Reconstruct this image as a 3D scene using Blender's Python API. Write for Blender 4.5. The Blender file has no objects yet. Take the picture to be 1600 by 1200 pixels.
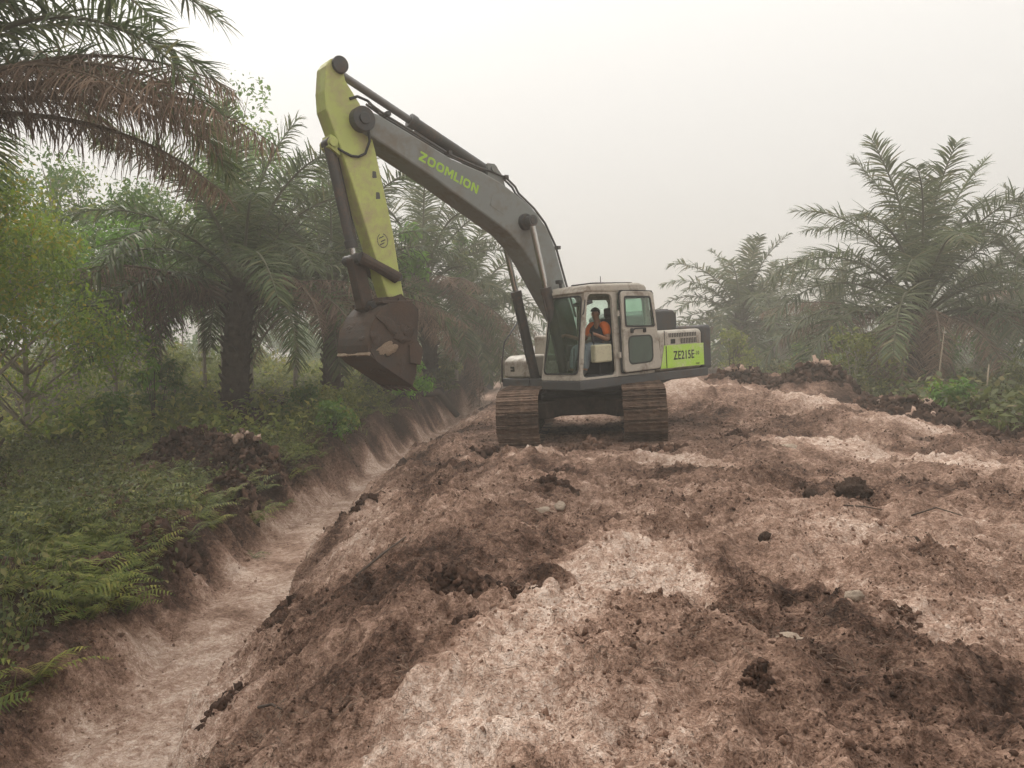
import bpy, math, random
import numpy as np
from mathutils import Matrix, Vector, Euler

random.seed(7)
rng = np.random.default_rng(11)
SC = bpy.context.scene
COL = SC.collection
R = math.radians

# ------------------------------------------------------------------ camera, sky, sun, exposure
EYE = 2.4
cam_d = bpy.data.cameras.new('camera')
cam_d.sensor_width = 36.0
cam_d.lens = 27.0
cam_d.clip_start = 0.05
cam_d.clip_end = 2000.0
cam = bpy.data.objects.new('camera', cam_d)
cam.location = (0.0, 0.0, EYE)
cam.rotation_euler = (math.pi / 2 - math.atan(55 / 1200.0), 0.0, 0.0)
COL.objects.link(cam)
SC.camera = cam

SUN_EL, SUN_AZ = R(44), R(-32)          # azimuth measured from +Y towards +X
world = bpy.data.worlds.new('World')
SC.world = world
world.use_nodes = True
wn, wl = world.node_tree.nodes, world.node_tree.links
for n in list(wn):
    wn.remove(n)
sky = wn.new('ShaderNodeTexSky')
sky.sky_type = 'NISHITA'
sky.sun_disc = False
sky.sun_elevation = SUN_EL
sky.sun_rotation = SUN_AZ
sky.air_density = 1.0
sky.dust_density = 6.0
sky.ozone_density = 1.0
hs = wn.new('ShaderNodeHueSaturation')
hs.inputs['Saturation'].default_value = 0.25
# smoke-grey cloud deck over the whole sky, overcast falloff, zenith raised for ambient light
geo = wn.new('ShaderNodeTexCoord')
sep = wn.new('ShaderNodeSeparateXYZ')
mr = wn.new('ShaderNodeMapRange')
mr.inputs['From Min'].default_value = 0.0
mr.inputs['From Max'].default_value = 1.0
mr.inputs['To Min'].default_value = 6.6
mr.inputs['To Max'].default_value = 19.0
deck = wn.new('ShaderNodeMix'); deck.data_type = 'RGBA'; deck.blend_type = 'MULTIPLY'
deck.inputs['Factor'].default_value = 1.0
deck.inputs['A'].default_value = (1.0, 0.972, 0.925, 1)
mixw = wn.new('ShaderNodeMix'); mixw.data_type = 'RGBA'
mixw.inputs['Factor'].default_value = 0.86
bg = wn.new('ShaderNodeBackground')
bg.inputs['Strength'].default_value = 0.1
wo = wn.new('ShaderNodeOutputWorld')
wl.new(sky.outputs[0], hs.inputs['Color'])
wl.new(geo.outputs['Generated'], sep.inputs[0])
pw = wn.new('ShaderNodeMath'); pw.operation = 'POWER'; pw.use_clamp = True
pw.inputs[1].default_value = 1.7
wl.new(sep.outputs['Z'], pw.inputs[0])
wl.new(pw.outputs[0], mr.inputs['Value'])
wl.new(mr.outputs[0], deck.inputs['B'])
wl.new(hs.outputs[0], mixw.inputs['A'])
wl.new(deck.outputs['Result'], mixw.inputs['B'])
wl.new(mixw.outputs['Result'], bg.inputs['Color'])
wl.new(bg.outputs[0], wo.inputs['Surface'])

sun_d = bpy.data.lights.new('sun', 'SUN')
sun_d.energy = 1.5
sun_d.angle = R(10)
sun_d.color = (1.0, 0.94, 0.85)
sun = bpy.data.objects.new('sun', sun_d)
sdir = Vector((math.cos(SUN_EL) * math.sin(SUN_AZ), math.cos(SUN_EL) * math.cos(SUN_AZ), math.sin(SUN_EL)))
sun.rotation_euler = sdir.to_track_quat('Z', 'Y').to_euler()
sun.location = (0, 0, 60)
COL.objects.link(sun)

SC.view_settings.view_transform = 'Standard'
SC.view_settings.look = 'None'
SC.view_settings.exposure = 0.34
SC.view_settings.gamma = 1.0
SC.render.engine = 'CYCLES'
SC.cycles.use_denoising = True
SC.cycles.max_bounces = 5
SC.cycles.diffuse_bounces = 2
SC.cycles.adaptive_threshold = 0.04
SC.cycles.adaptive_min_samples = 16
SC.cycles.transparent_max_bounces = 12
SC.cycles.volume_bounces = 0
SC.cycles.sample_clamp_indirect = 4.0

# ------------------------------------------------------------------ material helpers
MATS = {}


def nodes_of(name):
    m = bpy.data.materials.new(name)
    m.use_nodes = True
    nt = m.node_tree
    for n in list(nt.nodes):
        nt.nodes.remove(n)
    out = nt.nodes.new('ShaderNodeOutputMaterial')
    MATS[name] = m
    return m, nt.nodes, nt.links, out


def noise(nd, lk, scale, detail=5, rough=0.6, vec=None, dist=0.0):
    n = nd.new('ShaderNodeTexNoise')
    n.inputs['Scale'].default_value = scale
    n.inputs['Detail'].default_value = detail
    n.inputs['Roughness'].default_value = rough
    n.inputs['Distortion'].default_value = dist
    if vec is not None:
        lk.new(vec, n.inputs['Vector'])
    return n


def ramp(nd, stops):
    r = nd.new('ShaderNodeValToRGB')
    els = r.color_ramp.elements
    while len(els) < len(stops):
        els.new(0.5)
    for e, (p, c) in zip(els, stops):
        e.position = p
        e.color = c if len(c) == 4 else (*c, 1)
    return r


def mixc(nd, lk, fac, a, b, mode='MIX'):
    m = nd.new('ShaderNodeMix')
    m.data_type = 'RGBA'
    m.blend_type = mode
    for key, v in (('Factor', fac), ('A', a), ('B', b)):
        s = m.inputs[key]
        if isinstance(v, bpy.types.NodeSocket):
            lk.new(v, s)
        elif key == 'Factor':
            s.default_value = v
        else:
            s.default_value = (*v, 1) if len(v) == 3 else v
    return m.outputs['Result']


def math_n(nd, lk, op, a, b=0.0, clamp=False):
    m = nd.new('ShaderNodeMath')
    m.operation = op
    m.use_clamp = clamp
    for i, v in enumerate((a, b)):
        if isinstance(v, bpy.types.NodeSocket):
            lk.new(v, m.inputs[i])
        else:
            m.inputs[i].default_value = v
    return m.outputs[0]


def bump(nd, lk, h, strength, dist, normal=None):
    b = nd.new('ShaderNodeBump')
    b.inputs['Strength'].default_value = strength
    b.inputs['Distance'].default_value = dist
    lk.new(h, b.inputs['Height'])
    if normal is not None:
        lk.new(normal, b.inputs['Normal'])
    return b.outputs[0]


def painted(name, base, rough=0.5, dirt=(0.10, 0.065, 0.042), amount=0.35, scale=2.5, metallic=0.0, fade=0.12, bumpy=0.15):
    """machine paint with blotchy dried mud, streaks and faded patches"""
    m, nd, lk, out = nodes_of(name)
    p = nd.new('ShaderNodeBsdfPrincipled')
    tc = nd.new('ShaderNodeTexCoord')
    n1 = noise(nd, lk, scale, 8, 0.68, tc.outputs['Object'], 0.4)
    n2 = noise(nd, lk, scale * 9, 4, 0.6, tc.outputs['Object'])
    n3 = noise(nd, lk, scale * 0.5, 3, 0.5, tc.outputs['Object'])
    lo = tuple(c * (1 - fade) for c in base)
    hi = tuple(min(1, c * (1 + fade) + 0.01) for c in base)
    pc = mixc(nd, lk, n3.outputs['Fac'], lo, hi)
    v = math_n(nd, lk, 'MULTIPLY_ADD', n2.outputs['Fac'], 0.35)
    nd[-1].inputs[2].default_value = 0.0
    s = math_n(nd, lk, 'ADD', n1.outputs['Fac'], v)
    r = ramp(nd, [(max(0.0, 0.83 - amount * 0.55), (0, 0, 0)), (min(1.0, 0.98 - amount * 0.35), (1, 1, 1))])
    lk.new(s, r.inputs[0])
    dc = mixc(nd, lk, n2.outputs['Fac'], tuple(c * 0.7 for c in dirt), tuple(c * 1.35 for c in dirt))
    fac = math_n(nd, lk, 'MULTIPLY', r.outputs[0], min(1.0, 0.55 + amount * 0.5))
    lk.new(mixc(nd, lk, fac, pc, dc), p.inputs['Base Color'])
    ro = math_n(nd, lk, 'MULTIPLY_ADD', r.outputs[0], 0.35)
    nd[-1].inputs[2].default_value = rough
    lk.new(ro, p.inputs['Roughness'])
    p.inputs['Metallic'].default_value = metallic
    lk.new(bump(nd, lk, s, bumpy, 0.02), p.inputs['Normal'])
    lk.new(p.outputs[0], out.inputs['Surface'])
    return m


def mud(name, stops, scale=7.0, rough=0.95, bdist=0.03, strength=0.8, vary=0.0):
    m, nd, lk, out = nodes_of(name)
    p = nd.new('ShaderNodeBsdfPrincipled')
    tc = nd.new('ShaderNodeTexCoord')
    n1 = noise(nd, lk, scale, 8, 0.7, tc.outputs['Object'], 0.3)
    n2 = noise(nd, lk, scale * 6, 5, 0.7, tc.outputs['Object'])
    s = math_n(nd, lk, 'MULTIPLY_ADD', n2.outputs['Fac'], 0.4)
    nd[-1].inputs[2].default_value = -0.2
    s = math_n(nd, lk, 'ADD', n1.outputs['Fac'], s)
    if vary:
        oi = nd.new('ShaderNodeObjectInfo')
        v_ = math_n(nd, lk, 'MULTIPLY_ADD', oi.outputs['Random'], vary)
        nd[-1].inputs[2].default_value = -vary / 2
        s = math_n(nd, lk, 'ADD', s, v_)
    r = ramp(nd, stops)
    lk.new(s, r.inputs[0])
    lk.new(r.outputs[0], p.inputs['Base Color'])
    p.inputs['Roughness'].default_value = rough
    p.inputs['Specular IOR Level'].default_value = 0.2
    lk.new(bump(nd, lk, s, strength, bdist), p.inputs['Normal'])
    lk.new(p.outputs[0], out.inputs['Surface'])
    return m


def leafy(name, a, b, c=None, trans=0.35, rough=0.55):
    """leaf: colour runs from a to b (to c) with the leaf's own tint, part of the light comes through"""
    m, nd, lk, out = nodes_of(name)
    at = nd.new('ShaderNodeAttribute')
    at.attribute_name = 'tint'
    oi = nd.new('ShaderNodeObjectInfo')
    stops = [(0.0, a), (1.0, b)] if c is None else [(0.0, a), (0.62, b), (1.0, c)]
    r = ramp(nd, stops)
    lk.new(at.outputs['Fac'], r.inputs[0])
    tcn = nd.new('ShaderNodeTexCoord')
    nz = noise(nd, lk, 1.1, 3, 0.5, tcn.outputs['Object'])
    v = math_n(nd, lk, 'MULTIPLY_ADD', nz.outputs['Fac'], 0.7)
    nd[-1].inputs[2].default_value = 0.45
    v2 = math_n(nd, lk, 'MULTIPLY_ADD', oi.outputs['Random'], 0.35)
    nd[-1].inputs[2].default_value = 0.83
    v = math_n(nd, lk, 'MULTIPLY', v, v2)
    hsv = nd.new('ShaderNodeHueSaturation')
    lk.new(r.outputs[0], hsv.inputs['Color'])
    lk.new(v, hsv.inputs['Value'])
    p = nd.new('ShaderNodeBsdfPrincipled')
    p.inputs['Roughness'].default_value = rough
    p.inputs['Specular IOR Level'].default_value = 0.3
    lk.new(hsv.outputs[0], p.inputs['Base Color'])
    t = nd.new('ShaderNodeBsdfTranslucent')
    lk.new(hsv.outputs[0], t.inputs['Color'])
    mx = nd.new('ShaderNodeMixShader')
    mx.inputs[0].default_value = trans
    lk.new(p.outputs[0], mx.inputs[1])
    lk.new(t.outputs[0], mx.inputs[2])
    lk.new(mx.outputs[0], out.inputs['Surface'])
    return m


def plain(name, col, rough=0.6, metallic=0.0, scale=30.0, var=0.2):
    m, nd, lk, out = nodes_of(name)
    p = nd.new('ShaderNodeBsdfPrincipled')
    tc = nd.new('ShaderNodeTexCoord')
    n = noise(nd, lk, scale, 4, 0.6, tc.outputs['Object'])
    lk.new(mixc(nd, lk, n.outputs['Fac'], tuple(c * (1 - var) for c in col), tuple(min(1, c * (1 + var)) for c in col)), p.inputs['Base Color'])
    p.inputs['Roughness'].default_value = rough
    p.inputs['Metallic'].default_value = metallic
    lk.new(p.outputs[0], out.inputs['Surface'])
    return m


def glass(name, tint, gloss=0.12):
    m, nd, lk, out = nodes_of(name)
    tc = nd.new('ShaderNodeTexCoord')
    n = noise(nd, lk, 3.0, 5, 0.6, tc.outputs['Object'])
    tr = nd.new('ShaderNodeBsdfTransparent')
    tr.inputs['Color'].default_value = (*tint, 1)
    gl = nd.new('ShaderNodeBsdfGlossy')
    gl.inputs['Roughness'].default_value = 0.06
    gl.inputs['Color'].default_value = (0.9, 0.95, 0.92, 1)
    fr = nd.new('ShaderNodeLayerWeight')
    fr.inputs['Blend'].default_value = 0.5
    mx = nd.new('ShaderNodeMixShader')
    f4 = math_n(nd, lk, 'POWER', fr.outputs['Facing'], 4.0)
    f = math_n(nd, lk, 'MULTIPLY_ADD', f4, 0.5)
    nd[-1].inputs[2].default_value = gloss * 0.2
    lk.new(f, mx.inputs[0])
    lk.new(tr.outputs[0], mx.inputs[1])
    lk.new(gl.outputs[0], mx.inputs[2])
    # thin film of dust
    df = nd.new('ShaderNodeBsdfDiffuse')
    df.inputs['Color'].default_value = (0.35, 0.31, 0.26, 1)
    mx2 = nd.new('ShaderNodeMixShader')
    d = math_n(nd, lk, 'MULTIPLY', n.outputs['Fac'], 0.05)
    lk.new(d, mx2.inputs[0])
    lk.new(mx.outputs[0], mx2.inputs[1])
    lk.new(df.outputs[0], mx2.inputs[2])
    lk.new(mx2.outputs[0], out.inputs['Surface'])
    return m


M_CAB = painted('cab_paint', (0.42, 0.375, 0.315), 0.5, amount=0.32, scale=2.2)
M_BOOM = painted('boom_paint', (0.18, 0.19, 0.178), 0.5, dirt=(0.15, 0.115, 0.085), amount=0.34, scale=1.4, fade=0.2)
M_SKIRT = painted('skirt_paint', (0.06, 0.06, 0.06), 0.6, amount=0.28, scale=2.0)
M_LIME = painted('lime_paint', (0.43, 0.48, 0.13), 0.5, dirt=(0.33, 0.25, 0.17), amount=0.46, scale=1.5, fade=0.18)
M_LIMEP = painted('lime_decal', (0.42, 0.66, 0.07), 0.45, dirt=(0.55, 0.52, 0.38), amount=0.30, scale=2.4, fade=0.1)
M_LETTER = plain('lime_letter', (0.33, 0.52, 0.045), 0.5)
M_BLACK = plain('black_letter', (0.02, 0.022, 0.015), 0.6)
M_DARK = painted('dark_metal', (0.03, 0.03, 0.03), 0.5, amount=0.3, scale=3.0)
M_RUBBER = plain('rubber_seal', (0.018, 0.018, 0.018), 0.7)
M_CHROME = plain('chrome_rod', (0.55, 0.54, 0.52), 0.22, 1.0, 20, 0.1)
M_ROD = plain('dull_rod', (0.16, 0.155, 0.15), 0.35, 0.7, 20, 0.15)
M_CYL = painted('cylinder_paint', (0.045, 0.044, 0.042), 0.45, dirt=(0.13, 0.085, 0.06), amount=0.32, scale=2.5)
M_STEEL = painted('bucket_steel', (0.034, 0.026, 0.021), 0.7, dirt=(0.085, 0.054, 0.039), amount=0.55, scale=3.2, bumpy=0.7)
M_CLAY = mud('pale_clay', [(0.3, (0.22, 0.15, 0.10)), (0.7, (0.42, 0.33, 0.25))], 9)
M_TRACK = mud('muddy_track', [(0.25, (0.045, 0.028, 0.02)), (0.5, (0.11, 0.07, 0.05)), (0.8, (0.25, 0.17, 0.125))], 9, 0.85, 0.02, 0.8, 0.45)
M_TRKIN = mud('track_inner_mud', [(0.3, (0.02, 0.014, 0.011)), (0.75, (0.07, 0.046, 0.034))], 6)
M_GLASS = glass('cab_glass', (0.74, 0.82, 0.78), 0.15)
M_GLASSG = glass('green_glass', (0.84, 0.93, 0.88), 0.3)
M_GLASSD = glass('dark_green_glass', (0.40, 0.52, 0.46), 0.4)
M_SEAT = plain('seat_fabric', (0.02, 0.021, 0.024), 0.8)
M_CREAM = painted('cream_plastic', (0.50, 0.46, 0.32), 0.55, amount=0.25)
M_LAMP = plain('lamp_lens', (0.75, 0.70, 0.55), 0.2)
M_SKIN = plain('skin', (0.30, 0.155, 0.095), 0.55, 0, 40, 0.08)
M_HAIR = plain('hair', (0.012, 0.010, 0.009), 0.6)
M_ORANGE = plain('orange_cloth', (0.75, 0.16, 0.025), 0.8, 0, 25, 0.15)
M_NAVY = plain('navy_cloth', (0.03, 0.03, 0.045), 0.85, 0, 25, 0.2)
M_JEANS = plain('grey_denim', (0.22, 0.25, 0.28), 0.85, 0, 14, 0.35)
M_BOOT = plain('boot_rubber', (0.03, 0.028, 0.025), 0.6)

M_PALM = leafy('palm_leaf', (0.05, 0.085, 0.030), (0.14, 0.19, 0.070), (0.29, 0.245, 0.12), 0.42)
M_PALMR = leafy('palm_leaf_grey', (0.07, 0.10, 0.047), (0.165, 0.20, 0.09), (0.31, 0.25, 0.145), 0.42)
M_DEAD = leafy('dead_palm_leaf', (0.13, 0.085, 0.06), (0.28, 0.185, 0.13), (0.42, 0.30, 0.215), 0.35, 0.8)
M_RACH = plain('palm_rachis', (0.10, 0.10, 0.05), 0.6, 0, 6, 0.3)
M_RACHD = plain('dead_palm_rachis', (0.13, 0.09, 0.06), 0.8, 0, 6, 0.3)
M_PTRUNK = mud('palm_trunk', [(0.25, (0.022, 0.017, 0.012)), (0.55, (0.07, 0.05, 0.036)), (0.85, (0.13, 0.10, 0.07))], 5, 0.95, 0.05)
M_BARK = mud('pale_bark', [(0.25, (0.16, 0.135, 0.105)), (0.6, (0.30, 0.26, 0.205)), (0.9, (0.44, 0.39, 0.32))], 4, 0.9, 0.01)
M_BROAD = leafy('broad_leaf', (0.065, 0.15, 0.035), (0.18, 0.32, 0.06), (0.40, 0.40, 0.07), 0.5)
M_BROADY = leafy('yellowing_leaf', (0.10, 0.19, 0.03), (0.30, 0.42, 0.05), (0.56, 0.40, 0.05), 0.5)
M_BRIGHT = leafy('bright_leaf', (0.14, 0.32, 0.035), (0.26, 0.52, 0.06), (0.38, 0.58, 0.10), 0.45)
M_FERN = leafy('fern_leaf', (0.08, 0.125, 0.028), (0.25, 0.29, 0.06), (0.46, 0.41, 0.11), 0.5)
M_GRASS = leafy('grass_blade', (0.07, 0.115, 0.03), (0.20, 0.23, 0.06), (0.38, 0.30, 0.13), 0.45)
M_SHRUB = leafy('shrub_leaf', (0.06, 0.085, 0.03), (0.16, 0.18, 0.055), (0.32, 0.27, 0.10), 0.42)
M_YSHRUB = leafy('yellow_green_leaf', (0.10, 0.14, 0.03), (0.27, 0.30, 0.065), (0.45, 0.42, 0.12), 0.5)
M_LITTER = leafy('dry_litter', (0.05, 0.033, 0.022), (0.13, 0.085, 0.055), (0.28, 0.19, 0.12), 0.1, 0.9)
M_FIBRE = leafy('root_fibre', (0.06, 0.04, 0.028), (0.14, 0.095, 0.068), (0.26, 0.19, 0.14), 0.1, 0.9)
M_PEAT = mud('peat', [(0.25, (0.022, 0.014, 0.010)), (0.55, (0.075, 0.047, 0.034)), (0.85, (0.18, 0.115, 0.082))], 14, 1.0, 0.03)
M_STICK = plain('dry_stick', (0.30, 0.24, 0.17), 0.85, 0, 12, 0.3)
M_STICKD = plain('dark_root', (0.06, 0.042, 0.03), 0.9, 0, 12, 0.3)
M_CHALK = mud('pale_lump', [(0.2, (0.26, 0.20, 0.15)), (0.6, (0.46, 0.37, 0.29)), (0.9, (0.60, 0.52, 0.43))], 9, 0.95, 0.02)

# ------------------------------------------------------------------ mesh helpers


def link(o, parent=None):
    COL.objects.link(o)
    if parent is not None:
        o.parent = parent
    return o


def tag(o, label=None, cat=None, group=None, kind=None):
    for k, v in (('label', label), ('category', cat), ('group', group), ('kind', kind)):
        if v:
            o[k] = v
    return o


def empty(name, loc=(0, 0, 0), rz=0.0):
    o = bpy.data.objects.new(name, None)
    o.empty_display_size = 0.2
    o.location = loc
    o.rotation_euler = (0, 0, rz)
    return link(o)


def mesh_np(name, V, Fs, mat=None, tint=None, smooth=False, extra=None):
    """mesh from numpy arrays; Fs is a list of (n,k) index arrays"""
    me = bpy.data.meshes.new(name)
    V = np.asarray(V, dtype=np.float32)
    Fs = [np.asarray(f, dtype=np.int32) for f in Fs if len(f)]
    me.vertices.add(len(V))
    me.vertices.foreach_set('co', V.ravel())
    loops = np.concatenate([f.ravel() for f in Fs])
    tot = np.concatenate([np.full(len(f), f.shape[1], np.int32) for f in Fs])
    start = np.concatenate([[0], np.cumsum(tot)[:-1]]).astype(np.int32)
    me.loops.add(len(loops))
    me.loops.foreach_set('vertex_index', loops)
    me.polygons.add(len(tot))
    me.polygons.foreach_set('loop_start', start)
    me.polygons.foreach_set('loop_total', tot)
    if smooth:
        me.polygons.foreach_set('use_smooth', np.ones(len(tot), dtype=bool))
    for k, a in ([('tint', tint)] if tint is not None else []) + list((extra or {}).items()):
        at = me.attributes.new(k, 'FLOAT', 'POINT')
        at.data.foreach_set('value', np.asarray(a, dtype=np.float32))
    me.update(calc_edges=True)
    me.validate()
    if mat:
        me.materials.append(mat)
    return me


class MB:
    def __init__(s):
        s.v, s.f = [], []

    def add(s, vs, fs):
        b = len(s.v)
        s.v += [tuple(v) for v in vs]
        s.f += [tuple(i + b for i in f) for f in fs]
        return s

    def box(s, c, d, rot=None):
        x, y, z = (q / 2 for q in d)
        vs = [Vector((a * x, b * y, e * z)) for a in (-1, 1) for b in (-1, 1) for e in (-1, 1)]
        if rot is not None:
            vs = [rot @ v for v in vs]
        vs = [v + Vector(c) for v in vs]
        return s.add(vs, [(0, 1, 3, 2), (4, 6, 7, 5), (0, 4, 5, 1), (2, 3, 7, 6), (0, 2, 6, 4), (1, 5, 7, 3)])

    def prism(s, prof, y0, y1):
        """polygon in x,z (counter-clockwise seen from -y) extruded along y"""
        n = len(prof)
        a = sum(prof[i][0] * prof[(i + 1) % n][1] - prof[(i + 1) % n][0] * prof[i][1] for i in range(n))
        if a < 0:
            prof = prof[::-1]
        vs = [(x, y0, z) for x, z in prof] + [(x, y1, z) for x, z in prof]
        fs = [tuple(range(n)), tuple(range(2 * n - 1, n - 1, -1))]
        fs += [(i, i + n, (i + 1) % n + n, (i + 1) % n) for i in range(n)]
        return s.add(vs, fs)

    def prism_z(s, prof, z0, z1):
        n = len(prof)
        a = sum(prof[i][0] * prof[(i + 1) % n][1] - prof[(i + 1) % n][0] * prof[i][1] for i in range(n))
        if a < 0:
            prof = prof[::-1]
        vs = [(x, y, z0) for x, y in prof] + [(x, y, z1) for x, y in prof]
        fs = [tuple(range(n - 1, -1, -1)), tuple(range(n, 2 * n))]
        fs += [(i, (i + 1) % n, (i + 1) % n + n, i + n) for i in range(n)]
        return s.add(vs, fs)

    def tube(s, pts, r, n=10, caps=True):
        pts = [Vector(p) for p in pts]
        rs = r if isinstance(r, (list, tuple)) else [r] * len(pts)
        vs, fs = [], []
        up0 = None
        for i, p in enumerate(pts):
            d = (pts[min(i + 1, len(pts) - 1)] - pts[max(i - 1, 0)]).normalized()
            if up0 is None:
                up0 = Vector((0, 0, 1)) if abs(d.z) < 0.9 else Vector((1, 0, 0))
            a = d.cross(up0).normalized()
            b = a.cross(d).normalized()
            up0 = b
            for k in range(n):
                t = 2 * math.pi * k / n
                vs.append(p + (a * math.cos(t) + b * math.sin(t)) * rs[i])
        for i in range(len(pts) - 1):
            for k in range(n):
                k2 = (k + 1) % n
                fs.append((i * n + k, i * n + k2, (i + 1) * n + k2, (i + 1) * n + k))
        if caps:
            fs.append(tuple(range(n - 1, -1, -1)))
            fs.append(tuple((len(pts) - 1) * n + k for k in range(n)))
        return s.add(vs, fs)

    def ring(s, outer, inner, thick, ro=0.05, ri=0.08, n=6):
        """flat frame between two rounded quads given by 4 corner points each, with thickness along its normal"""
        def rq(c, r):
            c = [Vector(p) for p in c]
            pts = []
            for i in range(4):
                p, a, b = c[i], (c[i - 1] - c[i]).normalized(), (c[(i + 1) % 4] - c[i]).normalized()
                p0, p1 = p + a * r, p + b * r
                for k in range(n + 1):
                    t = k / n
                    pts.append(p0 * (1 - t) ** 2 + p * 2 * t * (1 - t) + p1 * t * t)
            return pts
        O, I = rq(outer, ro), rq(inner, ri)
        c = [Vector(p) for p in outer]
        nm = (c[1] - c[0]).cross(c[3] - c[0]).normalized() * thick
        m = len(O)
        vs = O + I + [p - nm for p in O] + [p - nm for p in I]
        fs = []
        for i in range(m):
            j = (i + 1) % m
            fs += [(i, j, m + j, m + i), (2 * m + i, 3 * m + i, 3 * m + j, 2 * m + j),
                   (i, 2 * m + i, 2 * m + j, j), (m + i, m + j, 3 * m + j, 3 * m + i)]
        return s.add(vs, fs)

    def rquad(s, corners, r, thick, n=6):
        c = [Vector(p) for p in corners]
        pts = []
        for i in range(4):
            p, a, b = c[i], (c[i - 1] - c[i]).normalized(), (c[(i + 1) % 4] - c[i]).normalized()
            p0, p1 = p + a * r, p + b * r
            for k in range(n + 1):
                t = k / n
                pts.append(p0 * (1 - t) ** 2 + p * 2 * t * (1 - t) + p1 * t * t)
        nm = (c[1] - c[0]).cross(c[3] - c[0]).normalized() * thick
        m = len(pts)
        fs = [tuple(range(m)), tuple(range(2 * m - 1, m - 1, -1))] + [(i, i + m, (i + 1) % m + m, (i + 1) % m) for i in range(m)]
        return s.add(pts + [p - nm for p in pts], fs)

    def build(s, name, mat, parent=None, bevel=0.0, smooth=False, seg=2):
        me = bpy.data.meshes.new(name)
        me.from_pydata(s.v, [], s.f)
        me.update()
        import bmesh
        bm = bmesh.new()
        bm.from_mesh(me)
        bmesh.ops.recalc_face_normals(bm, faces=bm.faces)
        bm.to_mesh(me)
        bm.free()
        if smooth:
            me.polygons.foreach_set('use_smooth', np.ones(len(me.polygons), dtype=bool))
        me.materials.append(mat)
        o = bpy.data.objects.new(name, me)
        link(o, parent)
        if bevel:
            b = o.modifiers.new('bevel', 'BEVEL')
            b.width = bevel
            b.segments = seg
            b.limit_method = 'ANGLE'
            b.angle_limit = R(32)
        return o


def text_obj(txt, size, mat, parent, origin, right, up, extrude=0.004, bold=0.0, name='lettering', sx=1.0):
    cu = bpy.data.curves.new(name, 'FONT')
    cu.body = txt
    cu.size = size
    cu.extrude = extrude
    cu.offset = bold
    cu.align_x = 'CENTER'
    cu.space_character = 1.12
    cu.align_y = 'CENTER'
    t = bpy.data.objects.new('tmp_text', cu)
    COL.objects.link(t)
    bpy.context.view_layer.update()
    me = bpy.data.meshes.new_from_object(t.evaluated_get(bpy.context.evaluated_depsgraph_get()))
    bpy.data.objects.remove(t)
    me.materials.clear()
    me.materials.append(mat)
    o = bpy.data.objects.new(name, me)
    r, u = Vector(right).normalized(), Vector(up).normalized()
    nrm = r.cross(u)
    mt = Matrix((r * sx, u, nrm)).transposed().to_4x4()
    mt.translation = Vector(origin)
    link(o, parent)
    o.matrix_local = mt
    return o

# ------------------------------------------------------------------ terrain


def _hash(ix, iy, seed):
    h = (ix.astype(np.int64) * 374761393 + iy.astype(np.int64) * 668265263 + seed * 974634777) & 0xffffffff
    h = ((h ^ (h >> 13)) * 1274126177) & 0xffffffff
    h = (h ^ (h >> 16)) & 0xffffffff
    return h / 4294967295.0


def pnoise(x, y, seed=0):
    ix, iy = np.floor(x), np.floor(y)
    fx, fy = x - ix, y - iy
    u = fx * fx * fx * (fx * (fx * 6 - 15) + 10)
    v = fy * fy * fy * (fy * (fy * 6 - 15) + 10)

    def g(dx, dy):
        a = _hash(ix + dx, iy + dy, seed) * 2 * np.pi
        return np.cos(a) * (fx - dx) + np.sin(a) * (fy - dy)
    n0 = g(0, 0) * (1 - u) + g(1, 0) * u
    n1 = g(0, 1) * (1 - u) + g(1, 1) * u
    return (n0 * (1 - v) + n1 * v) * 1.5


def fbm(x, y, freq, octv, seed=0, gain=0.5):
    s, a = 0.0, 1.0
    for i in range(octv):
        s = s + a * pnoise(x * freq + 13.7 * i, y * freq - 7.1 * i, seed + i)
        freq, a = freq * 2.03, a * gain
    return s


def billow(x, y, freq, octv, seed=0, gain=0.5):
    s, a = 0.0, 1.0
    for i in range(octv):
        s = s + a * (1 - 2.2 * np.abs(pnoise(x * freq + 3.3 * i, y * freq + 9.1 * i, seed + i)))
        freq, a = freq * 2.1, a * gain
    return s


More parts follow.
